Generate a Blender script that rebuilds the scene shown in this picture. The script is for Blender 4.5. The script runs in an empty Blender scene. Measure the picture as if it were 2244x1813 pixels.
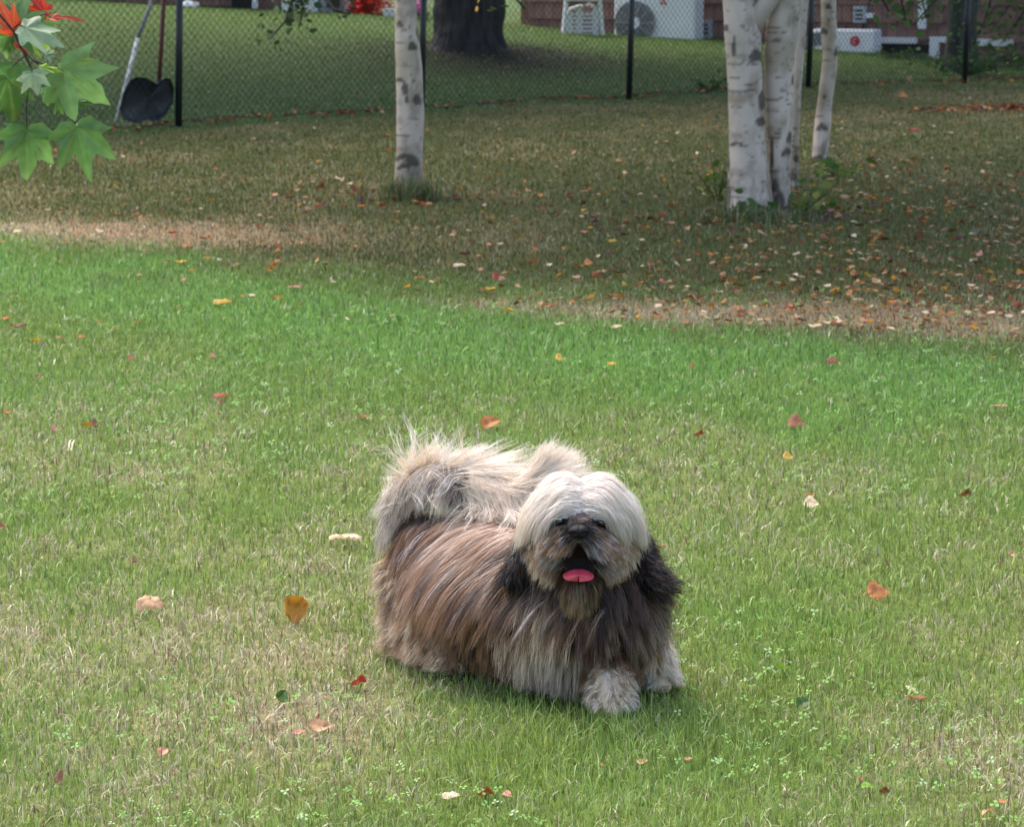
import bpy, math, random
import numpy as np
from mathutils import Vector
rng = np.random.default_rng(7); random.seed(7)
S = bpy.context.scene; C = S.collection
# ------------------------------------------------------------------ camera
FPX, CX, CY, H = 6375.0, 1122.0, 906.5, 1.325
TH = math.atan(1036.5/FPX)
cam = bpy.data.cameras.new('camera'); co = bpy.data.objects.new('camera', cam); C.objects.link(co); S.camera = co
co.location = (0, 0, H); co.rotation_euler = (math.pi/2-TH, 0, 0)
cam.sensor_width = 36; cam.lens = FPX/2244*36; cam.clip_end = 800; cam.clip_start = .05
cam.dof.use_dof = True; cam.dof.focus_distance = 4.98; cam.dof.aperture_fstop = 18
S.render.resolution_x = 1024; S.render.resolution_y = 828
# ------------------------------------------------------------------ light
SUN_EL, SUN_AZ = 62, -35          # degrees; azimuth from +Y towards +X
W = bpy.data.worlds.new("World"); S.world = W; W.use_nodes = True
nt = W.node_tree; bg = nt.nodes['Background']; sky = nt.nodes.new('ShaderNodeTexSky'); sky.sky_type = 'NISHITA'
sky.sun_disc = False; sky.sun_elevation = math.radians(SUN_EL); sky.sun_rotation = math.radians(SUN_AZ)
sky.dust_density = 4; sky.air_density = 1.0; sky.ozone_density = .8
nt.links.new(sky.outputs[0], bg.inputs[0]); bg.inputs[1].default_value = .15
sl = bpy.data.lights.new('sun', 'SUN'); sl.energy = 1.25; sl.angle = math.radians(55); sl.color = (1, .95, .87)
so = bpy.data.objects.new('sun', sl); C.objects.link(so)
az, el = math.radians(SUN_AZ), math.radians(SUN_EL)
sd = Vector((math.sin(az)*math.cos(el), math.cos(az)*math.cos(el), math.sin(el)))
so.rotation_euler = sd.to_track_quat('Z', 'Y').to_euler(); so.location = (0, 0, 30)
S.view_settings.view_transform = 'Standard'; S.view_settings.look = 'None'
S.view_settings.exposure = 1.6; S.view_settings.gamma = 1
S.cycles.max_bounces = 6

# ------------------------------------------------------------------ helpers
def ray(px, py):
    a, b = (px-CX)/FPX, (CY-py)/FPX
    return np.array([a, math.cos(TH)+b*math.sin(TH), -math.sin(TH)+b*math.cos(TH)])
def D(px, py, Y):
    d = ray(px, py); t = Y/d[1]; return np.array([d[0]*t, Y, H+d[2]*t])
YW = 34.0
_bx = np.array([-900, 0, 400, 560, 800, 860, 1150, 1310, 1520, 1700, 1930, 2060, 2244, 3100])
_by = np.array([-40, 0, 18, 28, 36, 42, 60, 74, 85, 97, 117, 127, 140, 170])
_bz = np.array([D(a, b, YW)[2] for a, b in zip(_bx, _by)]); _bu = (_bx-CX)/FPX
def sstep(a, b, x):
    t = np.clip((x-a)/(b-a), 0, 1); return t*t*(3-2*t)
_lat = {}
def vn(x, y, seed=0):
    if seed not in _lat: _lat[seed] = np.random.default_rng(1000+seed).random((256, 256))
    L = _lat[seed]; x = np.asarray(x, float); y = np.asarray(y, float)
    xi = np.floor(x).astype(int); yi = np.floor(y).astype(int); fx = x-xi; fy = y-yi
    fx = fx*fx*(3-2*fx); fy = fy*fy*(3-2*fy); g = lambda i, j: L[i & 255, j & 255]
    return (g(xi, yi)*(1-fx)+g(xi+1, yi)*fx)*(1-fy)+(g(xi, yi+1)*(1-fx)+g(xi+1, yi+1)*fx)*fy
def fbm(x, y, seed=0):
    return (vn(x, y, seed)*.5+vn(x*2.1, y*2.1, seed+1)*.28+vn(x*4.3, y*4.3, seed+2)*.22)
def terr(x, y):
    x = np.asarray(x, float); y = np.asarray(y, float)
    return sstep(24.5, 34, y+0*x)*np.interp(x/np.maximum(y, 5)*1.0, _bu, _bz) + sstep(8, 14, y)*(vn(x*.7, y*.5, 40)-.5)*.05 + .11*np.exp(-((x+.25)/1.1)**2-((y-29.4)/1.2)**2)
def G(px, py):
    d = ray(px, py); z = 0
    for _ in range(12):
        t = (z-H)/d[2]; z = float(terr(d[0]*t, d[1]*t))
    return np.array([d[0]*t, d[1]*t, z])
def lin(c):
    c = np.array(c, float)/255.; return np.where(c <= .04045, c/12.92, ((c+.055)/1.055)**2.4)
def mesh_arrays(name, V, Q=None, T=None, col=None, smooth=False):
    me = bpy.data.meshes.new(name); V = np.asarray(V, np.float32); nq = 0 if Q is None else len(Q); ntt = 0 if T is None else len(T)
    me.vertices.add(len(V)); me.vertices.foreach_set('co', V.ravel())
    parts = []; 
    if nq: parts.append(np.asarray(Q, np.int32).ravel())
    if ntt: parts.append(np.asarray(T, np.int32).ravel())
    li = np.concatenate(parts); me.loops.add(len(li)); me.loops.foreach_set('vertex_index', li)
    ls = np.concatenate([np.arange(nq)*4, nq*4+np.arange(ntt)*3]).astype(np.int32)
    me.polygons.add(nq+ntt); me.polygons.foreach_set('loop_start', ls)
    if smooth: me.polygons.foreach_set('use_smooth', np.ones(nq+ntt, bool))
    me.update(calc_edges=True)
    if col is not None:
        a = me.color_attributes.new('Col', 'FLOAT_COLOR', 'POINT')
        c4 = np.ones((len(V), 4), np.float32); c4[:, :3] = np.clip(col, 0, 1); a.data.foreach_set('color', c4.ravel())
    return me
def link(name, me, mat=None, parent=None):
    o = bpy.data.objects.new(name, me); C.objects.link(o)
    if mat: me.materials.append(mat)
    if parent: o.parent = parent
    return o
def tag(o, label=None, cat=None, group=None, kind=None):
    for k, v in (('label', label), ('category', cat), ('group', group), ('kind', kind)):
        if v: o[k] = v
    return o
def thing(name, label, cat, group=None, loc=(0, 0, 0)):
    o = bpy.data.objects.new(name, None); C.objects.link(o); o.location = loc; o.empty_display_size = .1
    return tag(o, label, cat, group)
class MB:                                        # collects simple shapes into one mesh
    def __init__(s): s.v = []; s.f = []; s.c = []; s.n = 0
    def add(s, v, f, c=None):
        v = np.asarray(v, float).reshape(-1, 3); s.v.append(v); s.f += [tuple(i+s.n for i in g) for g in f]; s.n += len(v)
        cc = np.zeros((len(v), 3)); cc[:] = (1, 1, 1) if c is None else c; s.c.append(cc)
    def box(s, c, size, c3=None, rz=0, bev=0.0):
        x, y, z = [k/2 for k in size]; b = min(bev, x*.9, y*.9, z*.9)
        if b <= 0:
            v = np.array([[i, j, k] for k in (-z, z) for j in (-y, y) for i in (-x, x)])
            f = [(0, 2, 3, 1), (4, 5, 7, 6), (0, 1, 5, 4), (2, 6, 7, 3), (0, 4, 6, 2), (1, 3, 7, 5)]
        else:
            ring = lambda X, Y, Z: [[-X+b, -Y, Z], [X-b, -Y, Z], [X, -Y+b, Z], [X, Y-b, Z], [X-b, Y, Z], [-X+b, Y, Z], [-X, Y-b, Z], [-X, -Y+b, Z]]
            v = np.array(ring(x-b*.6, y-b*.6, -z)+ring(x, y, -z+b)+ring(x, y, z-b)+ring(x-b*.6, y-b*.6, z)); f = []
            for r in range(3):
                for i in range(8): j = (i+1) % 8; f.append((r*8+i, r*8+j, r*8+8+j, r*8+8+i))
            f += [tuple(range(7, -1, -1)), tuple(range(24, 32))]
        ca, sa = math.cos(rz), math.sin(rz); R = np.array([[ca, sa, 0], [-sa, ca, 0], [0, 0, 1]])
        s.add(v@R+np.array(c), f, c3)
    def tube(s, pts, rad, n=8, c=None, cap=True):
        P = np.asarray(pts, float); m = len(P); rad = np.broadcast_to(np.asarray(rad, float), (m,))
        T = np.gradient(P, axis=0); T /= np.linalg.norm(T, axis=1)[:, None]+1e-12
        ref = np.array([0, 0, 1.]) if abs(T[0][2]) < .9 else np.array([1., 0, 0]); V = []
        for i in range(m):
            a = np.cross(T[i], ref); a /= np.linalg.norm(a)+1e-12; b = np.cross(T[i], a)
            th = np.arange(n)/n*2*math.pi; V.append(P[i]+rad[i]*(np.cos(th)[:, None]*a+np.sin(th)[:, None]*b))
        f = [(i*n+j, i*n+(j+1) % n, (i+1)*n+(j+1) % n, (i+1)*n+j) for i in range(m-1) for j in range(n)]
        if cap: f += [tuple(range(n-1, -1, -1)), tuple(range((m-1)*n, m*n))]
        s.add(np.concatenate(V), f, c)
    def build(s, name, mat, parent=None, smooth=False):
        me = bpy.data.meshes.new(name); V = np.concatenate(s.v); me.from_pydata(V.tolist(), [], s.f)
        a = me.color_attributes.new('Col', 'FLOAT_COLOR', 'POINT'); c4 = np.ones((len(V), 4), np.float32); c4[:, :3] = np.concatenate(s.c)
        a.data.foreach_set('color', c4.ravel())
        if smooth:
            me.polygons.foreach_set('use_smooth', np.ones(len(me.polygons), bool))
        return link(name, me, mat, parent)
def mat(name, base=None, rough=.8, spec=.3, vcol=False, nscale=0, namp=.3, transl=0, stretch=(1, 1, 1), metal=0, coord='Object', bump=0, bscale=None):
    m = bpy.data.materials.new(name); m.use_nodes = True; t = m.node_tree; N, L = t.nodes, t.links
    b = N['Principled BSDF']; b.inputs['Roughness'].default_value = rough; b.inputs['Specular IOR Level'].default_value = spec; b.inputs['Metallic'].default_value = metal
    if vcol:
        at = N.new('ShaderNodeAttribute'); at.attribute_name = 'Col'; src = at.outputs['Color']
    else:
        rg = N.new('ShaderNodeRGB'); rg.outputs[0].default_value = (*base, 1); src = rg.outputs[0]
    tc = N.new('ShaderNodeTexCoord'); mp = N.new('ShaderNodeMapping'); mp.inputs['Scale'].default_value = stretch; L.new(tc.outputs[coord], mp.inputs[0])
    if nscale:
        nz = N.new('ShaderNodeTexNoise'); nz.inputs['Scale'].default_value = nscale; nz.inputs['Detail'].default_value = 5; L.new(mp.outputs[0], nz.inputs[0])
        mr = N.new('ShaderNodeMapRange'); mr.inputs[1].default_value = .25; mr.inputs[2].default_value = .75; mr.inputs[3].default_value = 1-namp; mr.inputs[4].default_value = 1+namp
        L.new(nz.outputs[0], mr.inputs[0]); mx = N.new('ShaderNodeVectorMath'); mx.operation = 'SCALE'; L.new(src, mx.inputs[0]); L.new(mr.outputs[0], mx.inputs['Scale']); src = mx.outputs[0]
    L.new(src, b.inputs['Base Color'])
    if bump:
        nb = N.new('ShaderNodeTexNoise'); nb.inputs['Scale'].default_value = bscale or nscale*2; nb.inputs['Detail'].default_value = 6; L.new(mp.outputs[0], nb.inputs[0])
        bp = N.new('ShaderNodeBump'); bp.inputs['Strength'].default_value = bump; bp.inputs['Distance'].default_value = .02; L.new(nb.outputs[0], bp.inputs['Height']); L.new(bp.outputs[0], b.inputs['Normal'])
    if transl:
        tr = N.new('ShaderNodeBsdfTranslucent'); L.new(src, tr.inputs[0]); ms = N.new('ShaderNodeMixShader'); ms.inputs[0].default_value = transl
        L.new(b.outputs[0], ms.inputs[1]); L.new(tr.outputs[0], ms.inputs[2]); L.new(ms.outputs[0], N['Material Output'].inputs[0])
    return m

# ------------------------------------------------------------------ zones of the lawn
_zl = np.array([[-1500, 470], [0, 520], [300, 560], [600, 590], [850, 640], [1100, 690], [1600, 725], [2244, 760], [3500, 820]])
_zg = np.array([G(a, b) for a, b in _zl])
def zone(x, y):
    """0 = near mown lawn ... 1 = shaded leafy bank; returns blend and signed distance (m) past the boundary"""
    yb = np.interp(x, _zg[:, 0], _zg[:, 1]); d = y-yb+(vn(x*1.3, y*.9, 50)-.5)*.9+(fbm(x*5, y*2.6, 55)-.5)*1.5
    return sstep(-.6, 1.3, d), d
_dry = [G(250, 505), G(480, 528), G(1150, 668), G(1480, 690), G(2050, 690), G(1780, 680), G(100, 495), G(2200, 720)]
_drys = [(1.1, .42, .9), (.7, .35, .6), (.45, .28, .5), (.5, .3, .8), (.6, .45, .55), (.5, .35, .45), (.5, .3, .5), (.5, .4, .6)]
def beyond(x, y):
    return sstep(-.3, .5, y-(20.6+(x+2.4)*1.10))
def dryness(x, y):
    z, d = zone(x, y)
    n = fbm(x*1.7, y*1.1, 60); n2 = fbm(x*5, y*3.2, 66)
    near = (sstep(.40, .76, n)*.22+sstep(.40, .76, n2)*.21)*(1+.5*sstep(.3, -.6, x))+.05
    near = near*(1-sstep(7.0, 9.0, y)*.75)
    near += .36*np.exp(-(((x+.32)/.34)**2+((y-4.85)/.3)**2)) + .28*np.exp(-(((x-.78)/.22)**2+((y-4.75)/.22)**2)) + .22*np.exp(-(((x+.45)/.5)**2+((y-5.6)/.5)**2))
    near -= .45*np.exp(-(((x-.22)/.32)**2+((y-4.72)/.2)**2))+.15*np.exp(-(((x-.55)/.3)**2+((y-5.5)/.5)**2))
    far = .03+.22*sstep(.45, .68, n)
    r = near*(1-z)+far*z
    for g, (sx, sy, a) in zip(_dry, _drys): r = r+a*np.exp(-(((x-g[0])/sx)**2+((y-g[1])/sy)**2))
    band = np.exp(-((d+.95)/.75)**2)
    by = beyond(x, y); r = r*(1-by)+(.08+.2*sstep(.5, .7, n))*by
    return np.clip(r-band*.5, 0, 1), z, d, band
cGREEN, cEMER, cYEL = lin((120, 148, 70)), lin((122, 156, 80)), lin((148, 158, 84))
cSTRAW, cTAN, cRED = lin((194, 188, 158)), lin((158, 148, 118)), lin((128, 106, 82))
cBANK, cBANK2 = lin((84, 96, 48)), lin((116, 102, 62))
# ------------------------------------------------------------------ ground
ys = np.concatenate([np.linspace(1.5, 12, 120), np.linspace(12.2, 40, 120), np.linspace(41, 240, 60)])
us = np.concatenate([np.linspace(-3, -.5, 14)[:-1], np.linspace(-.5, .5, 161), np.linspace(.5, 3, 14)[1:]])
YY, UU = np.meshgrid(ys, us, indexing='ij'); XX = UU*YY; ZZ = terr(XX, YY)-.004
nx, ny = len(us), len(ys); V = np.stack([XX, YY, ZZ], -1).reshape(-1, 3)
idx = np.arange(nx*ny).reshape(ny, nx); Q = np.stack([idx[:-1, :-1], idx[:-1, 1:], idx[1:, 1:], idx[1:, :-1]], -1).reshape(-1, 4)
dr, zz, dd, bd = dryness(V[:, 0], V[:, 1])
gc = (1-dr)[:, None]*(lin((78, 100, 42))*(1-bd[:, None])+lin((88, 118, 54))*bd[:, None])+dr[:, None]*lin((134, 122, 90))
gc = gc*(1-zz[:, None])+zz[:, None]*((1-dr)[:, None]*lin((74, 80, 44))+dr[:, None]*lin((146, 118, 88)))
_by2 = beyond(V[:, 0], V[:, 1])[:, None]; gc = gc*(1-_by2)+lin((70, 88, 46))*_by2; _md = np.exp(-((V[:, 0]+.15)/1.15)**2-((V[:, 1]-29.0)/1.4)**2)[:, None]*.95; gc = gc*(1-_md)+lin((50, 42, 38))*_md  # soil beyond the fence and on the mound painted darker as tree shade
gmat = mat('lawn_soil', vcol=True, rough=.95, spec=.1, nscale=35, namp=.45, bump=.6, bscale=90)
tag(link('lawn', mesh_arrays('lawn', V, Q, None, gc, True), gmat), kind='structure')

# ------------------------------------------------------------------ grass blades (one object, stuff)
def blade_mesh(name, P, hgt, wid, yaw, lean, leandir, col, m, label):
    n = len(P); ux = np.cos(yaw); uy = np.sin(yaw); lx = np.cos(leandir)*lean; ly = np.sin(leandir)*lean
    V = np.zeros((n, 5, 3)); cc = np.zeros((n, 5, 3)); w = wid/2
    for k, (hh, ww, ll) in enumerate(((0, 1, 0), (0, -1, 0), (.55, .8, .35), (.55, -.8, .35), (1, 0, 1))):
        V[:, k, 0] = P[:, 0]+ux*w*ww+lx*hgt*ll; V[:, k, 1] = P[:, 1]+uy*w*ww+ly*hgt*ll
        V[:, k, 2] = P[:, 2]+hgt*hh*(1-lean*.35*ll); cc[:, k] = col
    b = np.arange(n)[:, None]*5
    o = link(name, mesh_arrays(name, V.reshape(-1, 3), b+np.array([0, 1, 3, 2]), b+np.array([2, 3, 4]), cc.reshape(-1, 3)), m)
    return tag(o, label, 'grass', kind='stuff')
gm = mat('grass_blades', vcol=True, rough=.38, spec=.5, transl=.35)
def grass(n, y0, y1, hm, wm, seed):
    r = np.random.default_rng(seed)
    y = y0*(y1/y0)**r.random(n); x = (r.random(n)*2-1)*.30*y; z = terr(x, y)
    dr, zz, d, bd = dryness(x, y); u = r.random(n); big = r.random(n)
    fine = fbm(x*14, y*9, 80)
    pd = np.clip(dr*.95+(fine-.5)*.7+.03, 0, 1); isdry = u < pd
    g = cGREEN*(1-big[:, None])+cYEL*big[:, None]; emer = sstep(.45, .7, fbm(x*2.2, y*1.6, 90))*.35
    e = np.clip(bd*.9+emer+sstep(6.4, 8.5, y)*.3, 0, 1)[:, None]; g = g*(1-e)+cEMER*e
    k = zz[:, None]; g = g*(1-k)+(cBANK*(1-big[:, None]*.5)+cBANK2*big[:, None]*.5)*k; md_ = (.95*np.exp(-((x+.10)/1.1)**2-((y-28.9)/1.5)**2))[:, None]; c_md = lin((48, 46, 36)); by = beyond(x, y)[:, None]*(1-.9*np.exp(-((x+.25)/1.3)**2-((y-28.9)/1.6)**2))[:, None]; fy = sstep(30.2, 32.0, y+.8*(vn(x*.9, y*.6, 77)-.5))[:, None]; g = g*(1-by)+(lin((90, 114, 58))*(1-fy)+lin((112, 144, 76))*fy)*by; g = g*(1-md_)+c_md*md_  # tree shade painted into beyond-fence and mound blades; lighter far strip painted as lit
    s = cSTRAW*(1-big[:, None])+cTAN*big[:, None]; s = np.where((r.random(n) < .16)[:, None], cRED, s)
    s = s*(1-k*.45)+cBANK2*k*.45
    c = np.where(isdry[:, None], s, g)*(.5+.95*r.random(n))[:, None]
    sc = (y/5)**.85
    h = hm*(.45+.8*r.random(n))*(1+.15*bd)*np.where(y > 20, .8, 1)*np.where(isdry, .85, 1)*(.8+.5*fine)
    tuft = np.exp(-(((x-.20)/.3)**2+((y-4.72)/.16)**2)); h = h*(1+.75*tuft)
    w = wm*(.6+.8*r.random(n))*sc
    h = np.where((r.random(n) < .05) & (zz < .5), h*1.7, h); lean = r.random(n)**1.2*np.where(isdry, 1.6, 1.0); ld = r.random(n)*2*math.pi
    return np.stack([x, y, z-.004], 1), h, w, r.random(n)*math.pi, lean, ld, c
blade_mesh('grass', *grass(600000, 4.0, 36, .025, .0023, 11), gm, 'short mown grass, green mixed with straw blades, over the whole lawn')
# clover and plantain among the grass: small flat leaflets
def clover(n, seed):
    r = np.random.default_rng(seed); y = 4.2*(11/4.2)**r.random(n); x = (r.random(n)*2-1)*.23*y
    keep = fbm(x*2.3, y*1.7, 120)+.16*sstep(5.6, 7.5, y)+.07*sstep(.1, .8, x) > .62; x, y = x[keep], y[keep]; n = len(x)
    P = np.stack([x, y, terr(x, y)+.012+.014*r.random(n)], 1); V = []; Q = []; sz = (.0042+.003*r.random(n))*(y/5)**.4; a0 = r.random(n)*6.28
    col = lin((120, 160, 80))*(.7+.5*r.random(n))[:, None]; pale = (r.random(n) < .12)[:, None]; col = np.where(pale, lin((150, 178, 130)), col)  # the pale share paints bluish highlights into the leaflet colour
    V = np.zeros((n, 3, 4, 3)); tilt = (r.random((n, 2))-.5)*1.3
    for k in range(3):
        a = a0+k*2.094
        for j, (rr, da) in enumerate(((0.1, 0), (1.0, -.5), (1.25, 0), (1.0, .5))):
            dx = np.cos(a+da)*rr*sz; dy = np.sin(a+da)*rr*sz
            V[:, k, j] = P+np.stack([dx, dy, tilt[:, 0]*dx+tilt[:, 1]*dy], 1)
    b = np.arange(n*3)[:, None]*4
    o = link('clover', mesh_arrays('clover', V.reshape(-1, 3), b+np.arange(4), None, np.repeat(col, 12, 0)), mat('clover_leaf', vcol=True, rough=.6, spec=.25, transl=.25))
    tag(o, 'tiny clover leaves, some painted pale as highlights, scattered through the lawn', 'clover', kind='stuff')
clover(7000, 5)

# ------------------------------------------------------------------ fallen leaves
LC = dict(yellow=(206, 164, 60), orange=(192, 122, 66), tan=(190, 148, 108), cream=(226, 200, 164), brown=(112, 70, 44), red=(160, 60, 48),
          pink=(206, 140, 120), green=(70, 104, 36), lime=(130, 176, 52), purple=(96, 62, 66), amber=(176, 122, 34), rust=(138, 76, 46))
def leaf_mat(k):
    m = bpy.data.materials.new('leaf_'+k); m.use_nodes = True; t = m.node_tree; N, L = t.nodes, t.links; b = N['Principled BSDF']; b.inputs['Roughness'].default_value = .6
    tc = N.new('ShaderNodeTexCoord'); nz = N.new('ShaderNodeTexNoise'); nz.inputs['Scale'].default_value = 2.3; nz.inputs['Detail'].default_value = 5; L.new(tc.outputs['Object'], nz.inputs[0])
    cr = N.new('ShaderNodeValToRGB'); c = lin(LC[k]); dk = c*.45+lin((90, 50, 30))*.2
    cr.color_ramp.elements[0].position = .36; cr.color_ramp.elements[0].color = (*dk, 1); cr.color_ramp.elements[1].position = .5; cr.color_ramp.elements[1].color = (*c, 1)
    e = cr.color_ramp.elements.new(.72); e.color = (*np.clip(c*1.2, 0, 1), 1)
    L.new(nz.outputs[0], cr.inputs[0]); L.new(cr.outputs[0], b.inputs['Base Color'])
    tr = N.new('ShaderNodeBsdfTranslucent'); L.new(cr.outputs[0], tr.inputs[0]); ms = N.new('ShaderNodeMixShader'); ms.inputs[0].default_value = .25
    L.new(b.outputs[0], ms.inputs[1]); L.new(tr.outputs[0], ms.inputs[2]); L.new(ms.outputs[0], N['Material Output'].inputs[0]); return m
LM = {k: leaf_mat(k) for k in LC}
def leaf_geo(kind, seed=0):
    """unit leaf (length 1, along +X), curled in Z"""
    r = np.random.default_rng(seed); nu, nv = 15, 9; V = []
    for i in range(nu):
        t = i/(nu-1); w = .40*math.sin(math.pi*min(1, t**.75))**.75*(1-.25*t)+.006+(.022 if i % 2 else 0)+.012*math.sin(i*2.3+seed)
        for j in range(nv):
            s = (j/(nv-1)*2-1); x = t-.5; y = s*w
            if kind == 'dome': z = .12*(1-(2*t-1)**2)-.10*s*s+.04*math.sin(7*t+3*s)
            elif kind == 'cup': z = .20*(s*s)*w*2+.12*(2*t-1)**2
            elif kind == 'fold': z = abs(s)*w*.5+.1*math.sin(t*4+seed)
            elif kind == 'twist': z = s*w*math.sin(t*2.6+.5)*.55+.08*math.sin(t*5)
            else: z = .06*math.sin(t*6+seed)+.08*s*s
            z += .03*math.sin(9*t+seed)*abs(s)+.02*r.standard_normal(); V.append((x, y, z))
    idx = np.arange(nu*nv).reshape(nu, nv); Q = np.stack([idx[:-1, :-1], idx[:-1, 1:], idx[1:, 1:], idx[1:, :-1]], -1).reshape(-1, 4)
    V = np.array(V); n0 = len(V); th = np.linspace(0, 1, 5)     # stalk
    sv = np.concatenate([[(-.5-.28*t, .012*(1-t)-.006, .05*t), (-.5-.28*t, -.012*(1-t)+.006+.01*t, .05*t)] for t in th]); sq = [(n0+2*i, n0+2*i+1, n0+2*i+3, n0+2*i+2) for i in range(4)]
    return np.concatenate([V, sv]), np.concatenate([Q, sq])
LG = {}
def leaf_mesh(kind, colr):
    if (kind, colr) not in LG:
        V, Q = leaf_geo(kind, sum(map(ord, kind))); LG[(kind, colr)] = mesh_arrays('leaf_'+kind, V, Q, None, None, True); LG[(kind, colr)].materials.append(LM[colr])
    return LG[(kind, colr)]
def put_leaf(p, size, colr, kind, yaw, tilt, roll, label, group=None, name='fallen_leaf'):
    o = bpy.data.objects.new(name, leaf_mesh(kind, colr)); C.objects.link(o); o.location = p; o.scale = (size,)*3; o.rotation_euler = (roll, tilt, yaw)
    return tag(o, label, 'leaf', group)
R = math.radians
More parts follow.
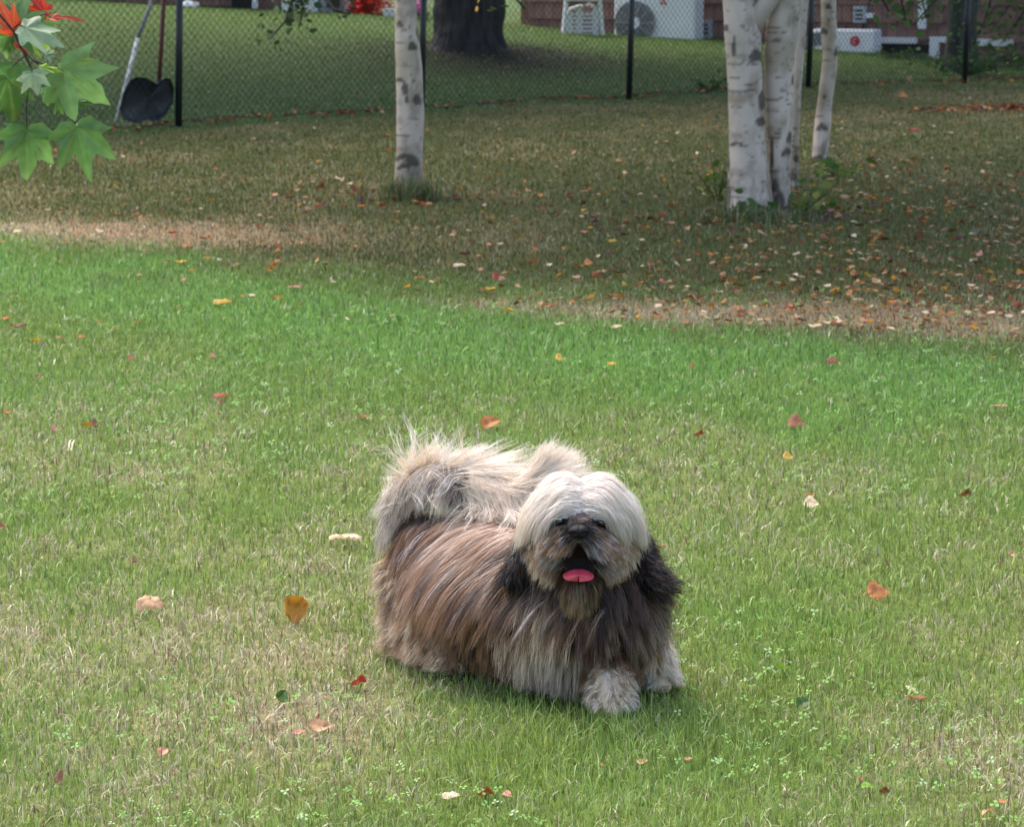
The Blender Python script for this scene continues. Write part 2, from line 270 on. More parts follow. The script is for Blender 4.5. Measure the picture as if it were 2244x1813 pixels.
HL = [ # px, py, width px, colour, kind, yaw, tilt, roll, label
 (757, 1196, 78, 'cream', 'dome', 0, 0, 18, 'large pale cream curled leaf lying left of the dog at back height'),
 (331, 1343, 70, 'tan', 'dome', -10, 8, 30, 'beige arched leaf with yellow edge left of the upright yellow-brown leaf'),
 (645, 1366, 92, 'amber', 'flat', 60, -8, 72, 'big round yellow and brown leaf standing on edge left of the dog'),
 (782, 1512, 46, 'red', 'twist', 20, 0, 30, 'crumpled red leaf on dry grass below left of the hind leg'),
 (618, 1548, 44, 'green', 'flat', 80, -35, 60, 'dark green oval leaf on the dry grass left of the crumpled red leaf'),
 (702, 1616, 60, 'tan', 'cup', 10, 0, 40, 'orange-tan leaf with a dark red-brown point, lower left of the dog'),
 (692, 1600, 34, 'rust', 'twist', 70, 20, 50, 'small red-brown curl touching the orange-tan leaf'),
 (655, 1622, 34, 'pink', 'flat', 5, 0, 10, 'flat pinkish sliver just left of the orange-tan leaf'),
 (358, 1668, 36, 'pink', 'fold', 60, -30, 30, 'small pinkish tan folded leaf near the bottom left'),
 (130, 1725, 46, 'brown', 'twist', 100, 30, 50, 'narrow dark brown leaf in the bottom left corner area'),
 (1925, 1314, 58, 'orange', 'twist', 12, -8, 40, 'orange leaf lying right of the dog at chest height'),
 (1948, 1254, 30, 'brown', 'twist', 60, 30, 40, 'small brown curl just above the orange leaf'),
 (2006, 1552, 52, 'tan', 'cup', -20, 0, 35, 'tan leaf with a pale rolled edge at lower right'),
 (1997, 1528, 34, 'cream', 'dome', 60, 30, 40, 'pale rolled leaf edge on top of the lower right tan leaf'),
 (1762, 1562, 42, 'green', 'fold', 30, -25, 50, 'dark green curled leaf right of the dog\'s front paws'),
 (1710, 1480, 40, 'lime', 'flat', 10, -20, 40, 'bright light green leaf above the dark green curled one'),
 (1778, 1116, 38, 'cream', 'twist', -20, 0, 30, 'pale cream leaf right of the dog\'s head'),
 (1776, 1100, 22, 'orange', 'cup', 40, 0, 40, 'small orange leaf touching the pale cream one right of the head'),
 (2112, 1096, 34, 'brown', 'twist', 10, 0, 30, 'pinkish brown leaf at far right level with the dog\'s head'),
 (2215, 1230, 24, 'tan', 'cup', 40, 0, 50, 'small tan leaf at the right edge'),
 (1745, 938, 46, 'rust', 'twist', -25, 0, 25, 'reddish brown leaf on green grass up right of the dog'),
 (1530, 962, 26, 'rust', 'twist', 10, 0, 25, 'small red-brown leaf above right of the dog\'s head'),
 (1727, 1012, 26, 'yellow', 'twist', 0, 0, 30, 'yellow crinkled leaf right of the dog above head height'),
 (1076, 944, 52, 'orange', 'fold', 30, -30, 50, 'orange leaf tilted up behind the dog\'s raised tail'),
 (795, 926, 32, 'tan', 'cup', -15, 0, 25, 'tan orange leaf left of the tail plume'),
 (483, 878, 36, 'red', 'dome', 0, 0, 25, 'domed red leaf in mid lawn on the left'),
 (484, 893, 22, 'brown', 'twist', 0, 0, 10, 'brown sliver just under the domed red leaf'),
 (190, 945, 34, 'amber', 'cup', -20, 0, 30, 'yellow-brown leaf of a touching pair on the left lawn'),
 (210, 940, 28, 'brown', 'twist', 10, 0, 30, 'dark brown leaf of a touching pair on the left lawn'),
 (122, 950, 22, 'pink', 'twist', 60, 0, 40, 'dull pink leaf left of the yellow-brown pair'),
 (78, 756, 30, 'yellow', 'cup', -10, 0, 20, 'bright yellow leaf near the left edge'),
 (94, 762, 14, 'purple', 'twist', -10, 0, 10, 'dark scrap touching the bright yellow leaf'),
 (15, 914, 20, 'orange', 'cup', 30, 0, 40, 'orange leaf at the left edge below the bright yellow one'),
 (2180, 900, 22, 'tan', 'dome', 0, 0, 20, 'left tan leaf of a touching pair at the right edge'),
 (2199, 899, 22, 'tan', 'dome', 10, 0, 20, 'right tan leaf of a touching pair at the right edge'),
 (1825, 802, 34, 'rust', 'dome', 5, 0, 40, 'pointed orange-brown leaf on the bright green strip at right'),
 (2172, 794, 24, 'yellow', 'cup', 0, 0, 15, 'yellow leaf near the right edge of the bright green strip'),
 (1228, 793, 26, 'yellow', 'twist', 10, 0, 15, 'yellow leaf above the dog\'s head, left one of two'),
 (1340, 808, 24, 'yellow', 'cup', 0, 0, 15, 'yellow leaf above the dog\'s head, right one of two'),
 (1515, 813, 20, 'tan', 'twist', 0, 0, 25, 'small tan brown leaf right of the two yellow ones'),
 (1225, 718, 26, 'cream', 'flat', 0, 0, 8, 'cream leaf on the far edge of the green strip, leftmost of three'),
 (1348, 725, 34, 'cream', 'flat', 10, 0, 6, 'cream leaf on the far edge of the green strip, middle of three'),
 (1498, 715, 24, 'cream', 'flat', 0, 0, 8, 'cream leaf on the far edge of the green strip, rightmost of three'),
 (1785, 723, 34, 'cream', 'flat', -15, 0, 8, 'large cream leaf where the leafy bank meets the green strip'),
 (487, 670, 44, 'yellow', 'dome', 0, 0, 22, 'wide yellow-orange leaf on the left part of the green strip'),
 (646, 637, 32, 'pink', 'dome', 0, 0, 15, 'pinkish red leaf right above the wide yellow-orange leaf'),
 (730, 627, 22, 'cream', 'fold', 70, 0, 50, 'small upright cream leaf right of the pinkish red one'),
 (608, 663, 26, 'amber', 'cup', 15, 0, 30, 'amber leaf between wide yellow leaf and pinkish red leaf'),
 (655, 674, 20, 'rust', 'dome', 0, 0, 25, 'small rust leaf just below the pinkish red leaf'),
 (552, 656, 18, 'cream', 'cup', -10, 0, 20, 'small cream leaf right above the wide yellow-orange leaf'),
 (532, 658, 18, 'orange', 'cup', 10, 0, 20, 'small orange leaf beside the small cream one'),
 (455, 572, 18, 'yellow', 'dome', 0, 0, 35, 'round yellow-orange leaf in the row on the left'),
 (396, 581, 30, 'yellow', 'flat', 2, 0, 8, 'long flat yellow leaf in the row on the left'),
 (482, 576, 14, 'cream', 'dome', 60, 0, 40, 'small cream leaf right of the round yellow-orange one'),
 (595, 590, 26, 'orange', 'twist', 15, 0, 20, 'orange leaf, left piece of a zigzag pair on the left bank'),
 (612, 583, 24, 'tan', 'fold', 35, 0, 20, 'tan leaf, right piece of a zigzag pair on the left bank'),
 (410, 546, 22, 'orange', 'dome', 0, 0, 30, 'orange leaf at the lower edge of the dry tan patch'),
 (377, 518, 20, 'red', 'cup', -10, 0, 25, 'bright red leaf on the dry tan patch'),
 (304, 610, 18, 'tan', 'flat', 0, 0, 15, 'tan leaf at the far left of the green strip'),
 (130, 578, 22, 'rust', 'fold', 80, 0, 50, 'rust brown upright leaf at left behind the green strip'),
 (6, 536, 16, 'pink', 'dome', 20, 0, 30, 'pink leaf at the left edge below the maple leaves'),
 (468, 792, 20, 'pink', 'fold', 30, 0, 40, 'pale pink leaf in the left middle of the lawn'),
 (287, 796, 20, 'red', 'cup', -20, 0, 25, 'orange-red leaf left of the pale pink one'),
 (280, 815, 16, 'orange', 'flat', 0, 0, 20, 'small orange leaf just below the orange-red one'),
 (177, 748, 20, 'orange', 'cup', 10, 0, 30, 'orange leaf, right one of two beside the bright yellow leaf'),
 (130, 748, 15, 'orange', 'dome', 0, 0, 30, 'orange leaf, left one of two beside the bright yellow leaf'),
 (301, 711, 20, 'orange', 'flat', 5, 0, 15, 'flat orange leaf on the left lawn above the orange-red one'),
 (12, 706, 20, 'orange', 'flat', 0, 0, 20, 'orange leaf at the left edge above the bright yellow one'),
 (40, 722, 40, 'brown', 'flat', 8, 0, 5, 'long thin brown leaf near the left edge'),
 (250, 730, 16, 'tan', 'fold', 40, 0, 30, 'small tan leaf between two orange ones on the left lawn'),
 (85, 836, 18, 'rust', 'cup', 0, 0, 30, 'small rust leaf below the bright yellow one'),
 (586, 882, 20, 'brown', 'fold', 80, 0, 30, 'small brown leaf right of the domed red leaf'),
 (1115, 690, 30, 'yellow', 'dome', -40, 10, 45, 'yellow leaf standing up in the tan grass strip'),
 (1106, 673, 14, 'orange', 'flat', 0, 0, 30, 'small orange leaf above the yellow one in the tan strip'),
 (1075, 640, 28, 'yellow', 'flat', -25, 0, 5, 'thin yellow stick-like leaf in mid bank'),
 (1358, 657, 26, 'orange', 'dome', 0, 0, 45, 'round orange leaf standing in tan grass'),
 (1370, 633, 22, 'yellow', 'fold', 60, 0, 40, 'yellow leaf standing just above the round orange one'),
 (1450, 630, 22, 'purple', 'cup', -20, 0, 30, 'dark purple-brown leaf half of a two-tone pair'),
 (1464, 628, 20, 'cream', 'fold', 30, 0, 40, 'cream leaf half of a two-tone pair'),
 (1104, 622, 26, 'pink', 'fold', 40, 0, 25, 'pinkish folded leaf left of the two-tone pair in mid bank'),
 (1088, 613, 22, 'red', 'twist', 0, 0, 30, 'dull red leaf beside the pinkish folded leaf'),
 (920, 617, 24, 'orange', 'dome', 0, 0, 25, 'orange leaf below the single birch trunk'),
 (960, 618, 20, 'rust', 'flat', -10, 0, 15, 'rust leaf right of the orange one below the single birch'),
 (1006, 588, 30, 'cream', 'dome', -10, 0, 18, 'cream-yellow leaf below and right of the single birch'),
 (1018, 565, 28, 'purple', 'cup', -15, 0, 20, 'dark purple leaf below and right of the single birch'),
 (1096, 541, 16, 'cream', 'flat', 0, 0, 20, 'small cream leaf right above the dark purple one'),
 (1052, 570, 18, 'tan', 'fold', 30, 0, 20, 'small tan leaf just right of the dark purple one'),
 (1238, 552, 20, 'amber', 'fold', 70, 0, 40, 'amber upright leaf in the middle of the bank'),
 (1330, 562, 20, 'purple', 'cup', 10, 0, 30, 'dark brown-purple leaf in the middle of the bank'),
 (1343, 534, 20, 'yellow', 'dome', 0, 0, 30, 'round yellow leaf in the middle of the bank'),
 (1168, 582, 22, 'orange', 'twist', 15, 0, 20, 'orange leaf left of the dark brown-purple one'),
 (1262, 617, 22, 'tan', 'cup', 0, 0, 20, 'tan-orange leaf on the bank above the dog\'s head'),
 (988, 1762, 44, 'cream', 'dome', 10, 0, 20, 'pale leaf at the bottom edge, left of a row of three'),
 (1060, 1758, 50, 'rust', 'twist', -8, 0, 25, 'rust brown leaf at the bottom edge, middle of a row of three'),
 (1112, 1763, 30, 'pink', 'fold', -30, 0, 25, 'pinkish leaf at the bottom edge, right of a row of three'),
 (855, 1714, 18, 'purple', 'fold', 80, 0, 40, 'tiny dark leaf at the bottom left of the dog'),
 (1322, 1695, 20, 'rust', 'fold', 60, 0, 30, 'small red-brown leaf below the dog\'s front paw'),
 (1405, 1688, 34, 'tan', 'flat', 10, 0, 12, 'tan leaf half sunk in grass below the front paws'),
 (1508, 1681, 22, 'pink', 'flat', 0, 0, 15, 'pale pink scrap below right of the front paws'),
 (1936, 1752, 30, 'brown', 'twist', -20, 0, 30, 'dark brown leaf at the lower right beside a green one'),
 (1902, 1745, 34, 'lime', 'fold', 15, 0, 20, 'bright green leaf at the lower right beside a brown one'),
 (1884, 1728, 22, 'red', 'fold', 80, 0, 40, 'small pinkish red leaf just above the bright green one at lower right'),
 (2162, 1803, 34, 'pink', 'fold', 40, 0, 40, 'pale pink leaf in the bottom right corner'),
 (2197, 1775, 26, 'orange', 'flat', 5, 0, 15, 'orange leaf near the bottom right corner'),
 (2036, 1712, 18, 'brown', 'fold', 80, 0, 40, 'tiny dark brown leaf at lower right'),
 (1452, 1215, 26, 'tan', 'fold', -20, 0, 30, 'tan leaf in the grass beside the dog\'s right-hand ear'),
 (6, 1167, 22, 'rust', 'twist', 20, 0, 30, 'dark rust leaf at the left edge level with the dog'),
 (293, 1242, 24, 'brown', 'twist', -20, 0, 20, 'small brown twig-like leaf on the left lawn'),
 (2215, 100+140, 26, 'rust', 'twist', 0, 0, 20, 'rust leaf at the top right on the bank'),
 (1980, 212, 24, 'orange', 'twist', -10, 0, 15, 'orange leaf high on the bank at right'),
 (2003, 290, 26, 'red', 'cup', 0, 0, 20, 'dull red leaf on the bank right of the birches'),
 (2028, 465, 36, 'tan', 'dome', 0, 0, 30, 'large tan-pink leaf on the bank right of the birches'),
 (1853, 440, 26, 'tan', 'cup', 0, 0, 25, 'tan leaf on the bank just right of the birch clump'),
 (782, 425, 34, 'rust', 'twist', 60, 0, 40, 'dark rust leaf cluster left of the single birch base'),
 (700, 415, 24, 'brown', 'twist', 30, 0, 30, 'brown leaf cluster further left of the single birch base'),
]
for i, (px, py, w, c, k, ya, ti, ro, lab) in enumerate(HL):
    p = G(px, py); size = w/FPX*p[1]*.95; ro = ro if w > 60 else ro*.6; ti = ti*.7; p[2] += .012+.22*size*abs(math.sin(R(ro))) ; p[1] -= 0
    put_leaf(p, size, c, k, R(ya+(180 if i % 3 == 0 else 0)), R(ti), R(ro), lab)
# individual leaves of the bank that nothing tells apart, by colour
r = np.random.default_rng(33); cnt = 0
pal = ['orange']*5+['tan']*9+['rust']*6+['cream']*3+['amber']*4+['brown']*7+['pink']*3+['red', 'yellow']
words = dict(orange='orange', tan='tan', rust='rust red', cream='pale cream', amber='amber yellow', brown='dark brown', pink='pinkish', red='red', yellow='yellow')
def lit_density(px, py):
    a = 0
    if py > 300:
        a = .34+.7*float(sstep(900, 1700, px))*float(sstep(330, 430, py))
        lim = np.interp(px, [0, 600, 1100, 1600, 2244], [540, 600, 680, 715, 735]); a *= float(1-sstep(lim-10, lim+18, py))
    elif py > 240: a = .15
    return a
def zn(px, py):
    lim = np.interp(px, [0, 600, 1100, 1600, 2244], [540, 600, 680, 715, 735])
    if py > lim-70: return 'on the tan bank edge, ' + ('near the right edge' if px > 1850 else 'below the birch clump' if px > 1450 else 'straight above the dog' if px > 1000 else 'below the single birch' if px > 600 else 'at the far left')
    if px < 820: return 'on the shaded bank left of the single birch'
    if px < 1180: return 'on the shaded bank just right of the single birch'
    if px < 1560: return 'on the shaded bank left of the birch clump'
    if px < 1800: return 'on the shaded bank in front of the birch clump'
    return '%s on the bank right of the birch clump' % ('high' if py < 450 else 'low')
pts = []
while len(pts) < 185:
    px, py = r.random()*2244, 240+r.random()*510
    if r.random() < lit_density(px, py)*.9: pts.append((px, py))
for px, py in pts:
    p = G(px, py); c = pal[r.integers(len(pal))]; k = ['dome', 'cup', 'fold', 'twist', 'flat'][r.integers(5)]; size = .027+.013*r.random(); p[2] += .016
    put_leaf(p, size, c, k, r.random()*6.28, (r.random()-.5)*.4, (r.random()-.4)*.6, 'small %s fallen leaf %s' % (words[c], zn(px, py)), 'small %s leaves %s' % (words[c], zn(px, py)))
# the rest of the litter, uncountable: one object
n = 0; VV, QQ, CCc = [], [], []; geos = [leaf_geo(k, j) for j, k in enumerate(['dome', 'cup', 'fold', 'twist'])]
fp0, fp1 = G(388, 275), G(1768, 190); fdir = (fp1-fp0)[:2]; flen = np.linalg.norm(fdir); fdir /= flen
def addleaf(p, size, col):
    global n
    gv, gq = geos[r.integers(4)]; a, b, c = r.random()*6.28, (r.random()-.5)*.6, (r.random()-.5)*.8
    gv = gv*size; cy, sy = math.cos(b), math.sin(b); cz, sz = math.cos(a), math.sin(a); cx, sx = math.cos(c), math.sin(c)
    v = gv.copy(); v[:, 1], v[:, 2] = gv[:, 1]*cx-gv[:, 2]*sx, gv[:, 1]*sx+gv[:, 2]*cx
    x, z = v[:, 0]*cy+v[:, 2]*sy, -v[:, 0]*sy+v[:, 2]*cy; v[:, 0], v[:, 2] = x, z
    x, y = v[:, 0]*cz-v[:, 1]*sz, v[:, 0]*sz+v[:, 1]*cz; v[:, 0], v[:, 1] = x, y
    VV.append(v+p); QQ.append(gq+n); CCc.append(np.tile(lin(LC[col])*(.7+.4*r.random()), (len(v), 1))); n += len(v)
k = 0
while k < 1700:
    px, py = -150+r.random()*2544, 190+r.random()*550; q = min(max(px, 0), 2243)
    if r.random() < max(lit_density(q, py), .34 if py < 300 else .04)*(.35+.7*float(sstep(1000, 2000, px))):
        p = G(px, py); p[2] += .012; addleaf(p, .021+.014*r.random(), (['rust', 'brown', 'orange', 'tan', 'brown', 'tan', 'amber', 'rust', 'cream'])[r.integers(9)]); k += 1
for k in range(520):                              # drift of leaves along the fence foot
    t = -2.5+r.random()*(flen+7.5); o = r.normal()*.11-.05; x, y = fp0[0]+fdir[0]*t+fdir[1]*o, fp0[1]+fdir[1]*t-fdir[0]*o
    addleaf((x, y, float(terr(x, y))+.01+.02*r.random()), .035+.02*r.random(), ['brown', 'rust', 'purple', 'brown', 'rust', 'tan', 'orange'][r.integers(7)])
for cxp, cyp, m_, sp in ((860, 440, 60, .3), (1660, 490, 110, .6), (1830, 360, 20, .4), (2165, 238, 130, .24), (2060, 244, 50, .2)):
    g0 = G(cxp, cyp)
    for k in range(m_):
        x, y = g0[0]+r.normal()*sp, g0[1]+r.normal()*sp; addleaf((x, y, float(terr(x, y))+.01+.01*r.random()), .035+.015*r.random(), ['brown', 'rust', 'brown', 'tan', 'purple', 'orange'][r.integers(6)])
lt = link('leaf_litter', mesh_arrays('leaf_litter', np.concatenate(VV), np.concatenate(QQ), None, np.concatenate(CCc), True), mat('litter', vcol=True, rough=.7, spec=.2, nscale=30, namp=.3, transl=.2))
tag(lt, 'leaf litter drifted along the fence foot and under the trees', 'leaf litter', kind='stuff')

# ------------------------------------------------------------------ chain link fence
fence = thing('chain_link_fence', 'black chain link fence with dark round posts crossing behind the birches', 'fence')
blk = mat('fence_black', base=lin((26, 30, 34)), rough=.45, spec=.5, nscale=20, namp=.3)
wire = mat('fence_wire', base=lin((30, 38, 38)), rough=.5, spec=.4, metal=0)
def fpt(t, z, off=0): x, y = fp0[0]+fdir[0]*t-fdir[1]*off, fp0[1]+fdir[1]*t+fdir[0]*off; return np.array([x, y, float(terr(x, y))+z])
T0, T1 = -2.7, flen*1.72; sp = flen/3
for i in range(-1, 6):
    if i*sp > T1+.2: break
    b = fpt(i*sp, -.1, -.012); mb = MB(); mb.tube([b, b+np.array([.035, 0, 1.36])], .026, 14); mb.tube([b+np.array([.035, 0, 1.36]), b+np.array([.0355, 0, 1.385])], [.03, .008], 14)
    mb.build('post', blk, fence, True)
mb = MB(); mb.tube([fpt(T0, 1.2, -.01), fpt(T1, 1.2, -.01)], .018, 8); mb.build('top_rail', blk, fence, True)
mb = MB(); mb.tube([fpt(t, .03+.015*math.sin(t*5), .0) for t in np.linspace(T0, T1, 60)], .003, 5); mb.build('tension_wire', wire, fence)
cell = .031; ncol = int((T1-T0)/cell); zlev = np.arange(0, 1.2/cell+1); Vw, Qw = [], []; nn = 0; wr = .0026
for c in range(ncol):
    t = T0+(c+.5)*cell; zg = float(terr(*fpt(t, 0)[:2]))
    sg_ = 1 if c % 2 else -1; tt = t+np.where(zlev % 2 == 0, -.5, .5)*cell*1.04*sg_; oo = np.where(zlev % 2 == 0, -.003, .003)*sg_; z = zlev*cell*1.0+.01
    bag = .02*np.sin(t*1.1)*np.exp(-z*2)
    P = np.stack([fp0[0]+fdir[0]*tt-fdir[1]*(oo+bag), fp0[1]+fdir[1]*tt+fdir[0]*(oo+bag), z+zg], 1); A = np.array([fdir[0], fdir[1], 0])*wr; B = np.array([-fdir[1], fdir[0], 0])*wr
    ring = np.stack([P+A, P+B, P-A, P-B], 1).reshape(-1, 3); m_ = len(P); i0 = nn+np.arange(m_-1)[:, None]*4
    for j in range(4): Qw.append(np.stack([i0[:, 0]+j, i0[:, 0]+(j+1) % 4, i0[:, 0]+4+(j+1) % 4, i0[:, 0]+4+j], 1))
    Vw.append(ring); nn += len(ring)
link('wire_mesh', mesh_arrays('wire_mesh', np.concatenate(Vw), np.concatenate(Qw)), wire, fence)

# ------------------------------------------------------------------ birches
def bark_mat(name, dark=False):
    m = bpy.data.materials.new(name); m.use_nodes = True; t = m.node_tree; N, L = t.nodes, t.links; b = N['Principled BSDF']; b.inputs['Roughness'].default_value = .75; b.inputs['Specular IOR Level'].default_value = .25
    at = N.new('ShaderNodeAttribute'); at.attribute_name = 'Col'; tc = N.new('ShaderNodeTexCoord')
    def noise(sc, st, det=5):
        mp = N.new('ShaderNodeMapping'); mp.inputs['Scale'].default_value = st; L.new(tc.outputs['Object'], mp.inputs[0]); nz = N.new('ShaderNodeTexNoise'); nz.inputs['Scale'].default_value = sc; nz.inputs['Detail'].default_value = det; L.new(mp.outputs[0], nz.inputs[0]); return nz.outputs[0]
    def ramp(src, a, b_, c0, c1):
        mr = N.new('ShaderNodeMapRange'); mr.inputs[1].default_value = a; mr.inputs[2].default_value = b_; mr.inputs[3].default_value = c0; mr.inputs[4].default_value = c1; L.new(src, mr.inputs[0]); return mr.outputs[0]
    if dark: f1 = ramp(noise(14, (1, 1, .18)), .35, .65, .35, 1.3); f2 = ramp(noise(3, (1, 1, .6)), .3, .7, .8, 1.2)
    else: f1 = ramp(noise(9, (1, 1, 5.5), 3), .68, .76, 1, .6); f2 = ramp(noise(5, (1, 1, .5)), .3, .7, .72, 1.1)
    mm = N.new('ShaderNodeMath'); mm.operation = 'MULTIPLY'; L.new(f1, mm.inputs[0]); L.new(f2, mm.inputs[1])
    mx = N.new('ShaderNodeVectorMath'); mx.operation = 'SCALE'; L.new(at.outputs['Color'], mx.inputs[0]); L.new(mm.outputs[0], mx.inputs['Scale']); L.new(mx.outputs[0], b.inputs['Base Color'])
    bp = N.new('ShaderNodeBump'); bp.inputs['Strength'].default_value = .8 if dark else .35; bp.inputs['Distance'].default_value = .03 if dark else .01; L.new(mm.outputs[0], bp.inputs['Height']); L.new(bp.outputs[0], b.inputs['Normal'])
    return m
birch_bark = bark_mat('birch_bark'); dark_bark = bark_mat('dark_bark', True)
def trunk_mesh(edges, Y, ztop, base, marks, name, parent, m, wob=.10, seed=0, topdir=(0, 0)):
    """edges: (py, left px, right px) from top of picture to the ground; carried on upward to ztop"""
    E = sorted(edges); pts, rad = [], []
    for py, l, r_ in E[::-1]:
        a, b = D(l, py, Y), D(r_, py, Y); pts.append((a+b)/2); rad.append(abs(b[0]-a[0])/2)
    pts, rad = np.array(pts), np.array(rad); pts[0, 2] -= .06
    zt = pts[-1, 2]; rt = rad[-1]; nup = 14; dl = pts[-1]-pts[-2]; dl = dl/dl[2]*.35
    for i in range(1, nup+1):
        f = i/nup; pts = np.vstack([pts, [pts[-1, 0]+dl[0]*(ztop-zt)/nup*.6+topdir[0]/nup+.03*math.sin(i*1.7+seed), Y+topdir[1]*f, zt+(ztop-zt)*f]]); rad = np.append(rad, rt*(1-.82*f))
    s = np.concatenate([[0], np.cumsum(np.linalg.norm(np.diff(pts, axis=0), axis=1))]); ss = np.unique(np.concatenate([np.arange(0, 1.7, .011), np.arange(1.7, s[-1], .12), [s[-1]]]))
    P = np.stack([np.interp(ss, s, pts[:, k]) for k in range(3)], 1); RR = np.interp(ss, s, rad); nt_ = 44; th = np.arange(nt_)/nt_*2*math.pi
    TT, SS = np.meshgrid(th, ss); w = 1+wob*(fbm(TT*1.4+seed*7, SS*4, 130+seed)-.5)*2+.10*np.exp(-SS/.08)*np.cos(TT*3+seed)*(1 if base else 0)
    V = np.zeros(TT.shape+(3,)); V[..., 0] = P[:, 0:1]+RR[:, None]*np.cos(TT)*w; V[..., 1] = P[:, 1:2]+RR[:, None]*np.sin(TT)*w; V[..., 2] = P[:, 2:3]+0*TT
    V = V.reshape(-1, 3); ii = np.arange(len(V)).reshape(len(ss), nt_); j2 = np.roll(ii, -1, 1); Q = np.stack([ii[:-1], j2[:-1], j2[1:], ii[1:]], -1).reshape(-1, 4)
    col = np.tile(base_col[name] if isinstance(name, str) and name in base_col else base_col['birch'], (len(V), 1)).astype(float)
    if m is birch_bark:
        n1 = fbm(V[:, 0]*9+V[:, 1]*9, V[:, 2]*5, 140+seed)
        n2_ = fbm(V[:, 0]*22+V[:, 1]*22, V[:, 2]*16, 145+seed); a1 = (.5*sstep(.46, .68, n1))[:, None]; col = col*(1-a1)+lin((140, 128, 98))*a1; a2 = (.45*sstep(.5, .7, n2_))[:, None]; col = col*(1-a2)+lin((116, 98, 78))*a2
        dk = sstep(.68, .76, fbm(V[:, 0]*26+V[:, 1]*26, V[:, 2]*60, 150+seed))*.6
        low = np.exp(-np.maximum(V[:, 2], 0)/.10)*sstep(.42, .6, fbm(TT.ravel()*2.3, V[:, 2]*7, 155+seed))*.75
        dk = np.maximum(dk, low)
        for (mx_, my_, rx, ry) in marks:
            c0 = D(mx_, my_, Y); sx, sz = rx/FPX*Y, ry/FPX*Y
            q = ((V[:, 0]-c0[0])/sx)**2+((V[:, 2]-c0[2]+.5*abs(V[:, 0]-c0[0]))/sz)**2; q = np.where(V[:, 1] < Y+.01, q, 9)+(vn(V[:, 0]*90, V[:, 2]*90, 7)-.5)*.9
            dk = np.maximum(dk, .8*(1-sstep(.6, 1.25, q)))
        col = col*(1-dk[:, None])+lin((50, 40, 36))*dk[:, None]
    link('trunk', mesh_arrays('trunk', V, Q, None, col, True), m, parent); return P, RR
base_col = dict(birch=lin((198, 183, 168)), dark=lin((56, 50, 50)), grey=lin((74, 76, 68)))
leafm = mat('crown_leaves', vcol=True, rough=.55, spec=.3, transl=.35)
def leaf_cloud(P, size, cols, seed, name, parent, flat=.5, m=None, oval=False):
    r = np.random.default_rng(seed); n = len(P); a = r.normal(size=(n, 3)); a[:, 2] *= flat; a /= np.linalg.norm(a, axis=1)[:, None]
    b = np.cross(a, r.normal(size=(n, 3))); b /= np.linalg.norm(b, axis=1)[:, None]; s = size*(.6+.8*r.random(n))[:, None]; c = np.cross(a, b)
    V = np.stack([P-a*s*.5, P-a*s*.18+b*s*.3, P+a*s*.2+b*s*.26+c*s*.05, P+a*s*.55, P+a*s*.2-b*s*.26+c*s*.05, P-a*s*.18-b*s*.3], 1)
    i = np.arange(n)[:, None]*6; Q = np.concatenate([i+np.array([0, 1, 2, 3]), i+np.array([0, 3, 4, 5])])
    ci = r.integers(len(cols), size=n); col = np.array([lin(c_) for c_ in cols])[ci]*(.7+.6*r.random(n))[:, None]
    return link(name, mesh_arrays(name, V.reshape(-1, 3), Q, None, np.repeat(col, 6, 0)), m or leafm, parent)
def crown(parent, c, rad, n, cols, seed, size=.11, clumps=26):
    r = np.random.default_rng(seed); cc = r.normal(size=(clumps, 3)); cc /= np.linalg.norm(cc, axis=1)[:, None]; cc = np.array(c)+cc*np.array(rad)*(.35+.6*r.random((clumps, 1)))
    k = r.integers(clumps, size=n); q = r.normal(size=(n, 3))*.33*min(rad)*np.array([1, 1, .7]); P = cc[k]+q; P = P[P[:, 2] > 1.9]
    leaf_cloud(P, size, cols, seed+1, 'crown', parent)
    mb = MB()
    for q in cc[::2]:
        a = np.array([c[0]*.8+q[0]*.2, c[1]*.8+q[1]*.2, max(2.0, c[2]-rad[2]*.9)]); mid = (a+q)/2+r.normal(size=3)*.2; mb.tube([a, mid, q], [.045, .028, .01], 6)
    mb.build('limb', dark_bark if 'dark' in parent.get('tone', '') else birch_bark, parent, True)
def sprig(parent, twigs, n, size, cols, seed, spread, name='drooping_branch'):
    """twig polylines given in metres, with leaves scattered along them"""
    r = np.random.default_rng(seed); mb = MB(); P = []
    for tw in twigs:
        tw = np.array(tw); mb.tube(tw, np.linspace(.012, .004, len(tw)), 5, (.03, .025, .02))
        for _ in range(n//len(twigs)):
            f = r.random()*(len(tw)-1); i = int(min(f, len(tw)-2)); P.append(tw[i]+(tw[i+1]-tw[i])*(f-i)+r.normal(size=3)*spread)
    o = mb.build(name, mat('twig_bark', vcol=True, rough=.8), parent)
    leaf_cloud(np.array(P), size, cols, seed+2, 'foliage', o, .8); return o
GRN = [(70, 100, 44), (58, 88, 38), (88, 118, 50), (46, 74, 34)]; AUT = GRN+[(150, 140, 50), (120, 110, 44)]
